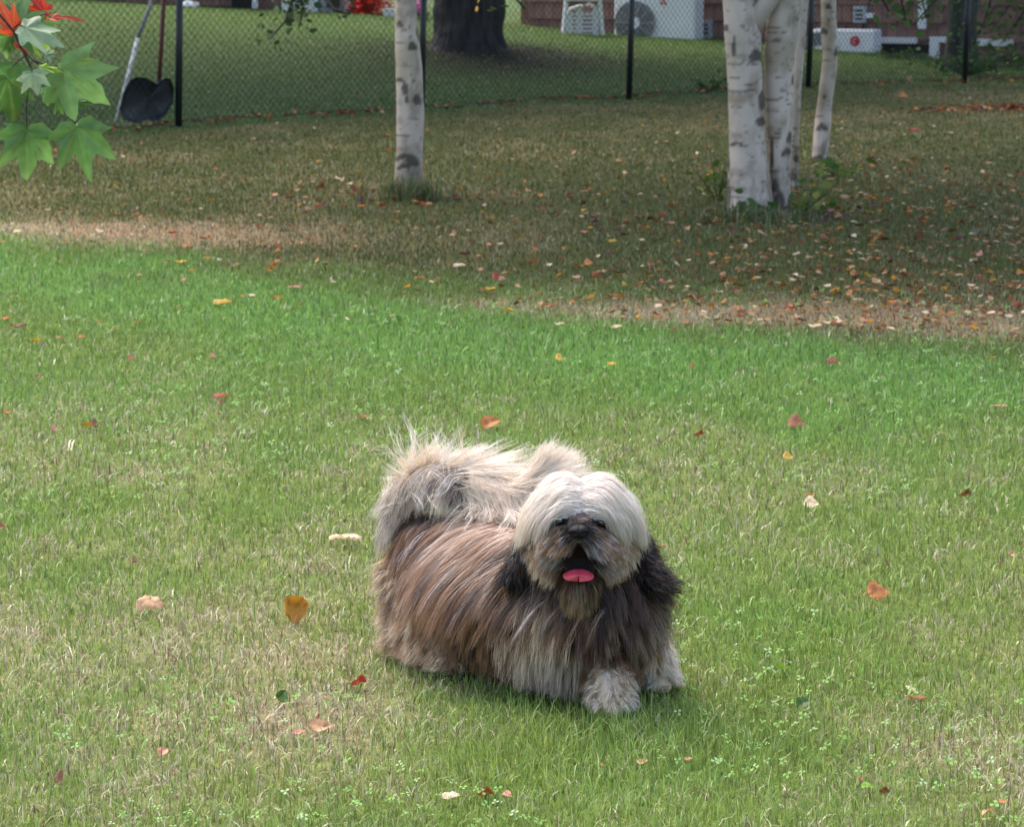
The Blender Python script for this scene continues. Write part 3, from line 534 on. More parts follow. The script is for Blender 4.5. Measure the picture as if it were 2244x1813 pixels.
# single birch on the left
Yb = G(892, 425)[1]
t1 = thing('birch_tree', 'single white-barked birch left of centre, standing in front of the fence', 'birch tree')
trunk_mesh([(0, 866, 913), (60, 865, 916), (150, 867, 926), (250, 869, 929), (330, 868, 927), (380, 864, 927), (430, 856, 930)], Yb, 9, 1,
           [(876, 50, 8, 6), (904, 98, 11, 9), (876, 172, 11, 4), (888, 190, 8, 14), (888, 338, 26, 7), (905, 348, 16, 14), (884, 360, 14, 6), (920, 66, 7, 20), (915, 215, 10, 14), (893, 215, 6, 7)], 'birch', t1, birch_bark, .05, 1, (.4, .8))
crown(t1, (D(892, 0, Yb)[0]+.4, Yb+.6, 6.6), (2.6, 2.8, 3.2), 6000, AUT, 21, .2)
sprig(t1, [[D(600, -60, Yb+1.2), D(640, 0, Yb+1), D(625, 45, Yb+.9), D(590, 85, Yb+.8)], [D(650, -40, Yb+1), D(665, 20, Yb+1), D(655, 60, Yb+1)]], 95, .045, [(44, 66, 40), (56, 84, 40), (70, 90, 44)], 31, .05)
sprig(t1, [[D(700, -20, Yb+1.4), D(735, 22, Yb+1.3), D(765, 30, Yb+1.3), D(782, -10, Yb+1.3)]], 10, .04, [(44, 66, 40)], 32, .03)
sprig(t1, [[D(1065, -110, Yb-.55), D(1030, -50, Yb-.6), D(1060, -5, Yb-.6), D(1085, 22, Yb-.6)], [D(1065, -110, Yb-.55), D(1100, -50, Yb-.5), D(1130, -5, Yb-.5), D(1150, 20, Yb-.5)]], 34, .05, [(96, 128, 40), (78, 110, 40), (84, 100, 44), (196, 150, 50)], 33, .045)
# birch clump on the right: three stems from one base, a fourth on its own behind
Yc = G(1640, 470)[1]
t2 = thing('birch_tree', 'thick multi-stemmed birch clump right of centre with a forked stem', 'birch tree')
trunk_mesh([(-30, 1580, 1650), (0, 1584, 1656), (30, 1586, 1664), (80, 1588, 1668), (130, 1592, 1668), (200, 1596, 1674), (300, 1597, 1680), (380, 1595, 1685), (440, 1593, 1694), (480, 1588, 1700)], Yc, 9, 1,
           [(1655, 118, 20, 14), (1668, 215, 9, 22), (1665, 262, 14, 10), (1613, 310, 14, 5), (1590, 60, 6, 8), (1593, 350, 6, 26), (1594, 420, 6, 30), (1606, 100, 4, 26)], 'birch', t2, birch_bark, .06, 2, (-1.0, .3))
trunk_mesh([(-30, 1684, 1764), (0, 1682, 1758), (60, 1678, 1750), (120, 1674, 1742), (200, 1676, 1738), (300, 1682, 1734), (380, 1686, 1730), (440, 1690, 1732), (478, 1690, 1738)], Yc+.06, 9.5, 1,
           [(1738, 172, 6, 12), (1722, 330, 12, 10), (1729, 300, 8, 16), (1697, 405, 8, 16), (1706, 440, 14, 28), (1728, 450, 6, 24), (1690, 340, 4, 40)], 'birch', t2, birch_bark, .06, 3, (1.0, .2))
mb = MB(); f0 = D(1640, 75, Yc); mb.tube([f0, D(1662, 30, Yc-.02), D(1690, -5, Yc-.05), D(1750, -90, Yc-.1)], [.058, .05, .042, .03], 16, base_col['birch']*.8)
mb.build('limb', birch_bark, t2, True)
trunk_mesh([(-30, 1750, 1778), (0, 1746, 1772), (200, 1738, 1756), (340, 1733, 1750), (400, 1730, 1752)], Yc+1.3, 8, 1, [(1745, 345, 9, 10), (1738, 385, 12, 12)], 'birch', t2, birch_bark, .05, 4, (.8, 1))
crown(t2, (D(1660, 0, Yc)[0], Yc+.4, 6.6), (3.4, 3.0, 3.2), 9500, AUT, 41, .2, 34)
sprig(t2, [[D(1990, -150, Yc+2.1), D(1985, -60, Yc+2), D(1975, 0, Yc+2), D(1985, 45, Yc+2)], [D(1990, -150, Yc+2.1), D(2070, -60, Yc+2), D(2050, 0, Yc+2), D(2000, 55, Yc+2)], [D(1990, -150, Yc+2.1), D(2010, -50, Yc+2.2), D(2030, 40, Yc+2.2)], [D(1990, -150, Yc+2.1), D(1880, -40, Yc+2), D(1935, 0, Yc+2), D(1948, 25, Yc+2)]], 210, .045, [(58, 84, 40), (72, 104, 44), (50, 70, 38)], 43, .06)
Yd = G(1796, 348)[1]
t3 = thing('birch_tree', 'slim pinkish birch stem leaning right, standing alone behind the birch clump', 'birch tree')
trunk_mesh([(-30, 1800, 1834), (0, 1799, 1832), (70, 1799, 1834), (120, 1803, 1836), (160, 1800, 1834), (220, 1792, 1824), (280, 1784, 1820), (330, 1780, 1816), (352, 1780, 1818)], Yd, 8, 1,
           [(1814, 12, 7, 6), (1804, 66, 8, 8), (1831, 112, 5, 10), (1799, 275, 14, 8), (1796, 345, 20, 10), (1805, 210, 6, 3)], 'birch', t3, birch_bark, .05, 5, (.6, .6))
crown(t3, (D(1830, 0, Yd)[0]+.6, Yd+.8, 6.4), (2.4, 2.4, 3.0), 3200, AUT, 51, .2)
# big dark tree beyond the fence with a flared mound of roots
Yt = 29.3; base_col['birch_'] = 0
t4 = thing('shade_tree', 'massive dark-barked tree behind the fence with spreading roots', 'tree'); t4['tone'] = 'dark'
_b = base_col['birch']; base_col['birch'] = base_col['dark']
trunk_mesh([(-30, 950, 1104), (0, 950, 1104), (40, 948, 1103), (75, 947, 1104), (95, 943, 1110), (112, 934, 1120), (128, 918, 1138), (142, 896, 1165), (170, 880, 1185)], Yt, 11, 1, [], 'dark', t4, dark_bark, .09, 6)
base_col['birch'] = _b
t7 = thing('shade_tree', 'unseen large tree added left of the view beyond the fence, shading the lawn', 'tree', loc=(0, 0, 0)); t7['tone'] = 'dark'  # out-of-view tree, put in so its crown shades the lawn
mb = MB(); mb.tube([(-8.2, 25.5, -.1), (-8.2, 25.5, .4), (-8.1, 25.4, 3), (-7.9, 25.2, 6.5)], [.42, .34, .28, .14], 16, base_col['dark']); mb.build('trunk', dark_bark, t7, True)
crown(t7, (-6.4, 25.6, 6.6), (5.2, 4.6, 3.2), 10000, GRN, 95, .26, 44)
crown(t4, (D(1022, 0, Yt)[0], Yt-.5, 7.5), (6.5, 4.4, 4.0), 15000, GRN, 61, .26, 56)
# two trees at the right edge
Y5 = G(2112, 150)[1]
t5 = thing('shade_tree', 'grey-trunked tree near the right edge, leaves hanging round its trunk', 'tree'); t5['tone'] = 'dark'
base_col['birch'] = base_col['grey']
trunk_mesh([(-30, 2078, 2146), (0, 2078, 2144), (60, 2078, 2140), (110, 2072, 2142), (150, 2064, 2152)], Y5-.6, 9, 1, [], 'grey', t5, dark_bark, .08, 7)
crown(t5, (D(2112, 0, Y5)[0], Y5, 6.4), (3.6, 3.4, 3.0), 4400, GRN, 71, .18, 30)
sprig(t5, [[D(2100, -40, Y5-1.4), D(2090, 30, Y5-1.4), D(2120, 80, Y5-1.4)], [D(2180, -40, Y5-1.6), D(2160, 40, Y5-1.5), D(2130, 100, Y5-1.4)]], 130, .055, [(70, 100, 44), (84, 116, 48), (60, 84, 42)], 73, .10)
t6 = thing('shade_tree', 'dark tree trunk cut by the right edge of the view', 'tree'); t6['tone'] = 'dark'
base_col['birch'] = base_col['dark']*.7
trunk_mesh([(-30, 2222, 2290), (0, 2222, 2290), (60, 2218, 2290), (110, 2214, 2296), (135, 2204, 2304)], G(2244, 132)[1], 9, 1, [], 'dark', t6, dark_bark, .08, 8)
Y6 = G(2244, 132)[1]; crown(t6, (D(2260, 0, Y6)[0]+.6, Y6, 6.4), (3.2, 3.2, 3.0), 3600, GRN, 81, .18, 26)
sprig(t6, [[D(2240, -40, Y6-2), D(2200, 30, Y6-2), D(2170, 70, Y6-2)], [D(2260, 0, Y6-2), D(2220, 60, Y6-2), D(2190, 100, Y6-2)]], 120, .06, [(96, 130, 48), (110, 134, 50), (70, 100, 44)], 83, .10)
base_col['birch'] = _b
# low growth: bushes and weeds
def weed(name, px, py, n, rx, rz, size, cols, label, cat, seed):
    g = G(px, py); r = np.random.default_rng(seed); t = thing(name, label, cat); P = []; mb = MB()
    for i in range(max(5, n//9)):
        a = r.random()*6.28; q = np.array([math.cos(a)*rx*r.random(), math.sin(a)*rx*.8*r.random(), rz*(.4+.6*r.random())]); mb.tube([g, g+q*[.6, .6, .6], g+q], [.004, .003, .002], 4, (.05, .06, .02))
        for _ in range(9): P.append(g+q*(.25+.75*r.random())+r.normal(size=3)*size*.7)
    mb.build('stem', mat('weed_stem', vcol=True), t); P = np.array(P); P[:, 2] = np.maximum(P[:, 2], .02); leaf_cloud(P, size, cols, seed+1, 'foliage', t, .5); return t
weed('bush', 2120, 165, 240, .75, .30, .06, [(70, 104, 50), (54, 84, 44), (92, 124, 56)], 'low dark green bush at the foot of the grey-trunked tree', 'bush', 1)
weed('bush', 2225, 150, 160, .5, .30, .06, [(84, 116, 50), (62, 92, 44)], 'low green bush at the right edge below the dark trunk', 'bush', 2)
weed('weed_plant', 1760, 465, 60, .24, .12, .05, [(66, 100, 44), (84, 120, 50), (120, 130, 60)], 'leafy green weeds right of the birch clump base', 'weeds', 3)
weed('weed_plant', 1835, 385, 50, .32, .10, .06, [(96, 124, 60), (130, 142, 80), (70, 100, 46)], 'light green drooping weeds at the slim birch foot', 'weeds', 4)
weed('weed_plant', 1572, 440, 40, .14, .26, .045, [(80, 104, 44), (100, 118, 48)], 'upright green weeds left of the birch clump base', 'weeds', 5)
weed('weed_plant', 1640, 480, 30, .14, .10, .045, [(54, 88, 40), (70, 100, 44)], 'dark green weeds in front of the birch clump base', 'weeds', 6)
weed('weed_plant', 1560, 200, 60, .25, .14, .05, [(60, 90, 40), (96, 110, 44)], 'green weeds by the fence foot left of the birch clump', 'weeds', 7)
weed('weed_plant', 1985, 130, 80, .6, .12, .05, [(64, 96, 44), (84, 112, 50)], 'low weeds along the fence left of the grey-trunked tree', 'weeds', 8)
def tuft(px, py, n, rx, h, label, seed, cols=((84, 104, 60), (130, 124, 84), (64, 84, 50))):
    g = G(px, py); r = np.random.default_rng(seed); P = np.stack([g[0]+r.normal(size=n)*rx, g[1]+r.normal(size=n)*rx*.7, np.full(n, g[2]-.005)], 1)
    cl = np.array([lin(c) for c in cols])[r.integers(len(cols), size=n)]*(.7+.5*r.random(n))[:, None]
    o = blade_mesh('grass_tuft', P, h*(.5+r.random(n)), .005+.003*r.random(n), r.random(n)*3.14, r.random(n)*.9, r.random(n)*6.28, cl, gm, label); 
tuft(905, 438, 420, .10, .12, 'shaggy grass tuft round the foot of the single birch', 1)
tuft(1650, 484, 420, .16, .09, 'dark grass tuft round the foot of the birch clump', 2)
tuft(2160, 150, 300, .5, .12, 'rough grass at the foot of the right-hand trees', 3)

# ------------------------------------------------------------------ shovels leaning on the fence
def at_f(px, py, off):      # point in the plane behind the fence
    d = ray(px, py); n_ = np.array([-fdir[1], fdir[0]]); t = (np.dot(n_, fp0[:2])+off)/np.dot(n_, d[:2]); return np.array([d[0]*t, d[1]*t, H+d[2]*t])
sh = thing('snow_shovel', 'black heart-shaped shovel with red-brown handle leaning behind the fence', 'shovel')
mb = MB(); mb.tube([at_f(348, 190, .22), at_f(352, 120, .18), at_f(362, -60, .08)], .017, 10); mb.build('handle', mat('red_handle', base=lin((104, 58, 50)), rough=.5, nscale=12, namp=.35, stretch=(1, 1, .2)), sh, True)
# pressed blade: an outline in the plane behind the fence, dished and given thickness
out = [(272, 262), (262, 240), (270, 205), (283, 176), (300, 168), (322, 170), (344, 184), (362, 170), (374, 172), (381, 192), (380, 222), (366, 248), (345, 268), (322, 262), (300, 270)]
def plate(outline, f_at, off0, dish, thick, n_r=6):
    cx = sum(p[0] for p in outline)/len(outline); cy = sum(p[1] for p in outline)/len(outline); V = []; F = []; k = len(outline)
    for s in (0, 1):
        for rr in range(n_r+1):
            f = rr/n_r
            for (x, y) in outline: V.append(f_at(cx+(x-cx)*f, cy+(y-cy)*f, off0+s*thick+dish*(1-f*f)+.015*math.sin(x*.18)*f))
    A = (n_r+1)*k
    for s in (0, 1):
        for rr in range(n_r):
            for j in range(k):
                j2 = (j+1) % k; q = (s*A+rr*k+j, s*A+rr*k+j2, s*A+(rr+1)*k+j2, s*A+(rr+1)*k+j); F.append(q if s else q[::-1])
    for j in range(k): j2 = (j+1) % k; F.append((n_r*k+j, n_r*k+j2, A+n_r*k+j2, A+n_r*k+j))
    return V, F
mb = MB(); mb.add(*plate(out, at_f, .14, .025, .008)); mb.build('blade', mat('shovel_black', base=lin((30, 32, 42)), rough=.35, spec=.5, nscale=14, namp=.4), sh, True)
mb = MB(); mb.tube([at_f(347, 176, .215), at_f(345, 215, .17)], [.024, .014], 10); mb.build('socket', blk, sh, True)
wp = thing('garden_pole', 'white weathered pole leaning behind the fence left of the shovel', 'pole')
mb = MB(); mb.tube([at_f(255, 266, .20), at_f(280, 170, .155), at_f(302, 82, .112)], .017, 10); mb.build('handle', mat('white_pole', base=lin((210, 208, 205)), rough=.6, nscale=25, namp=.35), wp, True)
mb = MB(); mb.tube([at_f(302, 82, .112), at_f(322, 30, .09), at_f(345, -40, .06)], .015, 10); mb.build('grip', mat('grey_grip', base=lin((150, 150, 150)), rough=.6, nscale=25, namp=.3), wp, True)

# ------------------------------------------------------------------ houses beyond
def yaw_box(mb, p0, p1, z0, z1, th, c=None):
    p0, p1 = np.array(p0[:2]), np.array(p1[:2]); d = p1-p0; L = np.linalg.norm(d); a = math.atan2(d[1], d[0]); n_ = np.array([-d[1], d[0]])/L
    c_ = (p0+p1)/2+n_*th/2; mb.box((c_[0], c_[1], (z0+z1)/2), (L, th, z1-z0), c, a)
def brick_mat(name, c1, c2, mortar, bw, bh, ms=.004):
    m = bpy.data.materials.new(name); m.use_nodes = True; t = m.node_tree; N, L = t.nodes, t.links; b = N['Principled BSDF']; b.inputs['Roughness'].default_value = .85
    tc = N.new('ShaderNodeTexCoord'); sx = N.new('ShaderNodeSeparateXYZ'); cb = N.new('ShaderNodeCombineXYZ'); L.new(tc.outputs['Object'], sx.inputs[0]); L.new(sx.outputs[0], cb.inputs[0]); L.new(sx.outputs[2], cb.inputs[1])
    bt = N.new('ShaderNodeTexBrick'); bt.inputs['Scale'].default_value = 1; bt.inputs['Brick Width'].default_value = bw; bt.inputs['Row Height'].default_value = bh; bt.inputs['Mortar Size'].default_value = ms; bt.inputs['Mortar Smooth'].default_value = .2
    bt.inputs['Color1'].default_value = (*c1, 1); bt.inputs['Color2'].default_value = (*c2, 1); bt.inputs['Mortar'].default_value = (*mortar, 1); L.new(cb.outputs[0], bt.inputs['Vector'])
    nz = N.new('ShaderNodeTexNoise'); nz.inputs['Scale'].default_value = 9; nz.inputs['Detail'].default_value = 6; L.new(tc.outputs['Object'], nz.inputs[0]); mr = N.new('ShaderNodeMapRange'); mr.inputs[3].default_value = .6; mr.inputs[4].default_value = 1.4; L.new(nz.outputs[0], mr.inputs[0])
    mx = N.new('ShaderNodeVectorMath'); mx.operation = 'SCALE'; L.new(bt.outputs[0], mx.inputs[0]); L.new(mr.outputs[0], mx.inputs['Scale']); L.new(mx.outputs[0], b.inputs['Base Color']); return m
shingle = brick_mat('shingles', lin((156, 118, 108)), lin((128, 97, 90)), lin((84, 62, 62)), .11, .2)
white = mat('white_paint', base=lin((246, 246, 250)), rough=.5, nscale=4, namp=.06)
darkm = mat('dark_opening', base=lin((44, 38, 40)), rough=.8, nscale=6, namp=.3); roofm = mat('roof_shingle', base=lin((70, 66, 66)), rough=.9, nscale=12, namp=.3)
glass = mat('window_glass', base=lin((40, 52, 56)), rough=.08, spec=.8, nscale=3, namp=.3)
WL0, WL1 = 35.4, 33.0          # the wall comes slightly nearer to the right
def wy(px): return WL0+(WL1-WL0)*(px-1150)/1100
_wa, _wb = D(1160, 60, wy(1160)), D(2700, 60, wy(2700)); _wd = (_wb-_wa)[:2]/np.linalg.norm((_wb-_wa)[:2]); _wn = np.array([-_wd[1], _wd[0]])
def wallpt(px, py, out_=0): d = ray(px, py); t = (np.dot(_wn, _wa[:2])-out_)/np.dot(_wn, d[:2]); return np.array([d[0]*t, d[1]*t, H+d[2]*t])
hs = thing('shingled_house', 'brown shingled house wall with white trim beyond the fence at right', 'house')
pa, pb = wallpt(1160, 60), wallpt(2700, 60)
courses = .2
wall = MB(); z = -.6; L_ = np.linalg.norm((pb-pa)[:2]); i = 0
while z < 3.0:      # lapped courses, each leaning out at its foot
    d = (pb-pa)[:2]/L_; n_ = np.array([d[1], -d[0]])
    def q(t, off, zz): p = pa[:2]+d*t+n_*off; return (p[0], p[1], zz)
    wall.add([q(0, .028, z), q(L_, .028, z), q(L_, .004, z+courses), q(0, .004, z+courses), q(0, -.2, z), q(L_, -.2, z), q(L_, -.2, z+courses), q(0, -.2, z+courses)], [(0, 1, 2, 3), (1, 0, 4, 5), (5, 4, 7, 6), (3, 2, 6, 7), (0, 3, 7, 4), (2, 1, 5, 6)]); z += courses
w = wall.build('wall', shingle, hs)
d = (pb-pa)[:2]/L_; nrm = np.array([-d[1], d[0]])
mb = MB(); back = [pa[:2]+nrm*7, pb[:2]+nrm*7]; yaw_box(mb, pa[:2]+nrm*.2, back[0], -.6, 3, .2); yaw_box(mb, pb[:2]+nrm*.2, back[1], -.6, 3, .2); yaw_box(mb, back[0], back[1], -.6, 3, .2); mb.build('side_walls', shingle, hs)
mb = MB(); o3 = nrm*-.2; a0, a1 = pa[:2]+o3-d*.4, pb[:2]+o3+d*.4; b0, b1 = back[0]-o3-d*.4, back[1]-o3+d*.4; m0, m1 = (a0+b0)/2, (a1+b1)/2
mb.add([(*a0, 2.9), (*a1, 2.9), (*m1, 5), (*m0, 5), (*b0, 2.9), (*b1, 2.9), (*a0, 3.05), (*a1, 3.05), (*m1, 5.15), (*m0, 5.15), (*b0, 3.05), (*b1, 3.05)], [(0, 3, 2, 1), (3, 4, 5, 2), (6, 7, 8, 9), (9, 8, 11, 10), (0, 1, 7, 6), (4, 10, 11, 5), (0, 6, 9, 10, 4, 3), (1, 2, 5, 11, 8, 7)]); mb.build('roof', roofm, hs)
def trim(x0, x1, y0, y1, name, m_, th=.05, par=hs):
    a, b = wallpt(x0, y1), wallpt(x1, y1); zt = wallpt(x0, y0)[2]; mb = MB(); off = nrm*-(.03+th); yaw_box(mb, a[:2]+off, b[:2]+off, a[2], zt, th); return mb.build(name, m_, par)
trim(1912, 2012, 80, 93, 'trim_board', white); trim(2142, 2222, 84, 99, 'trim_board', white)
trim(2040, 2060, 79, 135, 'corner_board', white); trim(2060, 2076, 79, 92, 'trim_board', white)
trim(1916, 2038, 95, 114, 'crawl_opening', darkm, .02); trim(1918, 2038, 116, 150, 'foundation', mat('concrete', base=lin((120, 112, 106)), rough=.9, nscale=8, namp=.2), .04)
trim(2016, 2032, -60, 62, 'downspout', white, .07)
for (x0, x1, y0, y1) in ((1536, 1564, 43, 82), (1876, 1902, 12, 48)):
    bx = trim(x0, x1, y0, y1, 'vent_box', mat('vent_grey', base=lin((176, 184, 190)), rough=.5), .09); 
    for k in range(3): trim(x0+5, x1-5, y0+8+k*9, y0+12+k*9, 'slot', darkm, .095, bx)
trim(1900, 1918, 27, 38, 'outlet_cover', white, .07)
mb = MB(); mb.tube([wallpt(1893, 48, .1), wallpt(1893, 64, .1)], .02, 8); mb.build('conduit', darkm, hs, True)
def heat_pump(x0, x1, ytop, ybot, fan, logo, label, ground_y):
    t = thing('heat_pump', label, 'heat pump', 'heat pumps along the shingled house wall'); a, b = wallpt(x0, ybot, .55), wallpt(x1, ybot, .55); zt = wallpt(x0, ytop, .55)[2]; zb = min(float(terr(a[0], a[1]))+.02, a[2]-.06)
    dd_ = (b-a)[:2]; Lw = np.linalg.norm(dd_); dd_ /= Lw; nn_ = np.array([-dd_[1], dd_[0]]); an = math.atan2(dd_[1], dd_[0]); c = (a+b)[:2]/2+nn_*.16
    m_ = MB(); m_.box((c[0], c[1], (zt+zb)/2+.04), (Lw, .32, zt-zb-.08), None, an, .02); m_.build('casing', white, t)
    m_ = MB(); 
    for s in (-1, 1): q = c+dd_*s*Lw*.38; m_.box((q[0], q[1], zb+.0), (.06, .34, .09), None, an)
    m_.build('foot', darkm, t)
    fc = D(fan[0], fan[1], a[1]-.0); Rf = fan[2]/FPX*a[1]; f3 = np.array([dd_[0], dd_[1], 0]); up = np.array([0, 0, 1.]); o_ = np.array([*(-nn_), 0])
    base_ = np.array([*(a[:2]+dd_*((fc[:2]-a[:2])@dd_)), fc[2]])+o_*.006
    m_ = MB(); k = 40; ring = [base_+Rf*(math.cos(j/k*6.2832)*f3+math.sin(j/k*6.2832)*up) for j in range(k)]; m_.add(ring+[p+o_*.012 for p in ring], [tuple(range(k, 2*k))]+[(j, (j+1) % k, k+(j+1) % k, k+j) for j in range(k)]); fo = m_.build('fan_recess', mat('fan_dark', base=lin((112, 112, 116)), rough=.7, nscale=9, namp=.3), t)
    m_ = MB()
    for rr in np.linspace(.3, 1, 8): m_.tube([base_+o_*.02+Rf*rr*(math.cos(j/k*6.2832)*f3+math.sin(j/k*6.2832)*up) for j in range(k+1)], .0035, 4, None, False)
    for j in range(10): v = math.cos(j/10*6.2832)*f3+math.sin(j/10*6.2832)*up; m_.tube([base_+o_*.022+v*Rf*.25, base_+o_*.022+v*Rf], .004, 4)
    m_.build('fan_guard', mat('guard_grey', base=lin((190, 190, 194)), rough=.5), fo)
    m_ = MB(); ring = [base_+o_*.018+Rf*.27*(math.cos(j/k*6.2832)*f3+math.sin(j/k*6.2832)*up) for j in range(k)]; m_.add(ring+[p+o_*.012 for p in ring], [tuple(range(k, 2*k))]+[(j, (j+1) % k, k+(j+1) % k, k+j) for j in range(k)]); m_.build('hub', white, fo)
    lc = D(logo[0], logo[1], a[1]); lb = np.array([*(a[:2]+dd_*((lc[:2]-a[:2])@dd_)), lc[2]])+o_*.004; rl = logo[2]/FPX*a[1]; redm = mat('logo_red', base=lin((206, 60, 76)), rough=.5)
    m_ = MB()
    if logo[3] == 'disc':
        ring = [lb+rl*(math.cos(j/k*6.2832)*f3+math.sin(j/k*6.2832)*up) for j in range(k)]; m_.add(ring+[p+o_*.004 for p in ring], [tuple(range(k, 2*k))]+[(j, (j+1) % k, k+(j+1) % k, k+j) for j in range(k)]); lo = m_.build('badge', redm, t)
        m_ = MB(); m_.tube([lb+o_*.006+rl*.45*(math.cos(j)*f3*.8+math.sin(j)*up) for j in np.linspace(.7, 5.2, 12)], rl*.09, 5); m_.build('emblem', mat('logo_pale', base=lin((236, 190, 196)), rough=.5), lo)
    else:           # three small diamonds
        for (ux, uz) in ((0, .62), (-.55, -.3), (.55, -.3)):
            cc_ = lb+rl*(ux*f3+uz*up); dm = [cc_+rl*.5*v for v in (up, f3, -up, -f3)]; m_.add(dm+[p+o_*.004 for p in dm], [(4, 5, 6, 7), (0, 1, 5, 4), (1, 2, 6, 5), (2, 3, 7, 6), (3, 0, 4, 7)])
        m_.build('badge', redm, t)
heat_pump(1345, 1522, -35, 92, (1400, 48, 46), (1472, 3, 8, 'tri'), 'large white heat pump unit with round fan grille beside the slotted white chair', 85)
heat_pump(1775, 1914, 63, 118, (1800, 110, 40), (1887, 88, 11, 'disc'), 'small white heat pump with round red badge behind the slim birch', 115)
# white slotted plastic chair
pc = thing('plastic_chair', 'white plastic garden chair with slotted rounded back by the shingled wall', 'chair')
Yp = wy(1275)-1.3; whp = mat('white_plastic', base=lin((232, 232, 236)), rough=.35, spec=.5)
def P_(px, py, off=0): return D(px, py, Yp+off)
col_edges = [(1240, 1255, 26), (1262, 1277, 18), (1298, 1312, 24)]
mb = MB()
for (xa, xb, yt) in col_edges:
    a, b = P_(xa, 76), P_(xb, 76); zt = P_(xa, yt)[2]; mb.box(((a[0]+b[0])/2, Yp, (zt+a[2])/2-.1), (b[0]-a[0], .03, zt-a[2]+.2), None, 0, .008)
arch = [P_(x, y) for x, y in ((1247, 28), (1250, 20), (1262, 16), (1275, 13), (1290, 10), (1302, 14), (1306, 26))]; mb.tube(arch, .024, 8)
for k in range(6):
    a, b = P_(1254, 30+k*9.2), P_(1300, 27+k*9.2); mb.box(((a[0]+b[0])/2, Yp, a[2]), (b[0]-a[0], .022, .028))
mb.build('backrest', whp, pc, False)
zs = float(terr(P_(1275, 70)[0], Yp)); a, b = P_(1240, 70), P_(1312, 70); cx_ = (a[0]+b[0])/2
mb = MB(); mb.box((cx_, Yp-.22, zs+.40), (.44, .44, .035), None, 0, .01); mb.build('seat', whp, pc)
for sx_ in (-1, 1):
    for sy_ in (-1, 1): mb = MB(); mb.tube([(cx_+sx_*.19, Yp-.22+sy_*.19, zs+.39), (cx_+sx_*.23, Yp-.22+sy_*.23, zs)], [.022, .017], 8); mb.build('leg', whp, pc)
# left part: second house and white shed, red shrub, pink flowers
h2 = thing('shingled_house', 'dark brown shingled house corner with white trim at upper left', 'house')
Yh = 37.0; mb = MB(); a, b = D(-500, 20, Yh), D(612, 20, Yh); yaw_box(mb, a, b, -.3, 3, .2); yaw_box(mb, (a[0], Yh+.2), (a[0]+.01, Yh+6), -.3, 3, .2); yaw_box(mb, (b[0], Yh+.2), (b[0]+.01, Yh+6), -.3, 3, .2); mb.build('wall', shingle, h2)
mb = MB(); mb.box(((a[0]+b[0])/2, Yh+3, 3.15), (b[0]-a[0]+.8, 7, .3), None, 0, .1); mb.build('roof', roofm, h2)
for (x0, x1, y0, y1, nm, m_) in ((509, 553, -60, 40, 'door', darkm), (554, 566, -60, 40, 'door_trim', white), (430, 500, 12, 40, 'foundation', darkm)):
    p, q_ = D(x0, y1, Yh), D(x1, y1, Yh); mb = MB(); yaw_box(mb, (p[0], Yh-.06), (q_[0], Yh-.06), p[2], D(x0, y0, Yh)[2], .05 if nm != 'door_trim' else .055); mb.build(nm, m_, h2)
ba = thing('white_bucket', 'white upturned tub lying by the brown house at upper left', 'tub'); p = D(418, 18, 36.0)
mb = MB(); mb.tube([p+np.array([-.10, 0, .02]), p+np.array([-.05, 0, .04]), p+np.array([.09, 0, .0]), p+np.array([.095, 0, .0])], [.05, .065, .075, .06], 16); mb.build('tub_body', white, ba, True)
sdh = thing('white_shed', 'white panelled shed with a dark window behind the fence left of the single birch', 'shed'); Ys = 35.5
p, q_ = D(618, 40, Ys), D(779, 40, Ys); mb = MB(); mb.box(((p[0]+q_[0])/2, Ys+1, 1.2), (q_[0]-p[0], 2, 2.6)); 
mb.build('wall', white, sdh); mb = MB(); mb.box(((p[0]+q_[0])/2, Ys+1, 2.62), (q_[0]-p[0]+.3, 2.3, .14)); mb.build('roof', roofm, sdh)
wnd = MB(); a, b = D(716, 16, Ys), D(745, 16, Ys); zb_, zt_ = a[2], a[2]+.5; wnd.box(((a[0]+b[0])/2, Ys-.02, (zb_+zt_)/2), (b[0]-a[0]+.07, .036, zt_-zb_+.07)); wo = wnd.build('window', mat('frame_grey', base=lin((170, 172, 184)), rough=.5), sdh)
mb = MB(); mb.box(((a[0]+b[0])/2, Ys-.045, (zb_+zt_)/2), (b[0]-a[0], .016, zt_-zb_)); mb.build('pane', glass, wo)
mb = MB(); a, b = D(640, 30, Ys), D(646, 30, Ys); mb.box((a[0], Ys-.02, 1.1), (.03, .036, 1.9)); a = D(700, 20, Ys); mb.box((a[0], Ys-.02, 1.1), (.03, .036, 1.9)); mb.build('batten', mat('frame_grey2', base=lin((120, 124, 130)), rough=.6), sdh)
pl = thing('white_planter', 'small white planter box partly behind the single birch', 'planter'); p = D(856, 44, 35); mb = MB(); mb.box((p[0], 35, p[2]+.055), (.17, .2, .13), None, 0, .015); mb.box((p[0], 35, p[2]+.125), (.19, .22, .02)); mb.build('box', white, pl)
leaf_cloud(np.array([p[0], 35, p[2]+.22])+np.random.default_rng(5).normal(size=(60, 3))*.07, .05, [(190, 90, 100), (120, 60, 60), (230, 170, 170)], 6, 'foliage', pl)
rs = thing('red_shrub', 'bright red-leaved shrub beside the white shed', 'shrub'); p = D(800, 40, 35.2); r = np.random.default_rng(8); P = r.normal(size=(900, 3))*np.array([.085, .12, .13])+np.array([p[0], 35.2, p[2]+.16]); P[:, 2] = np.maximum(P[:, 2], p[2]+.01)
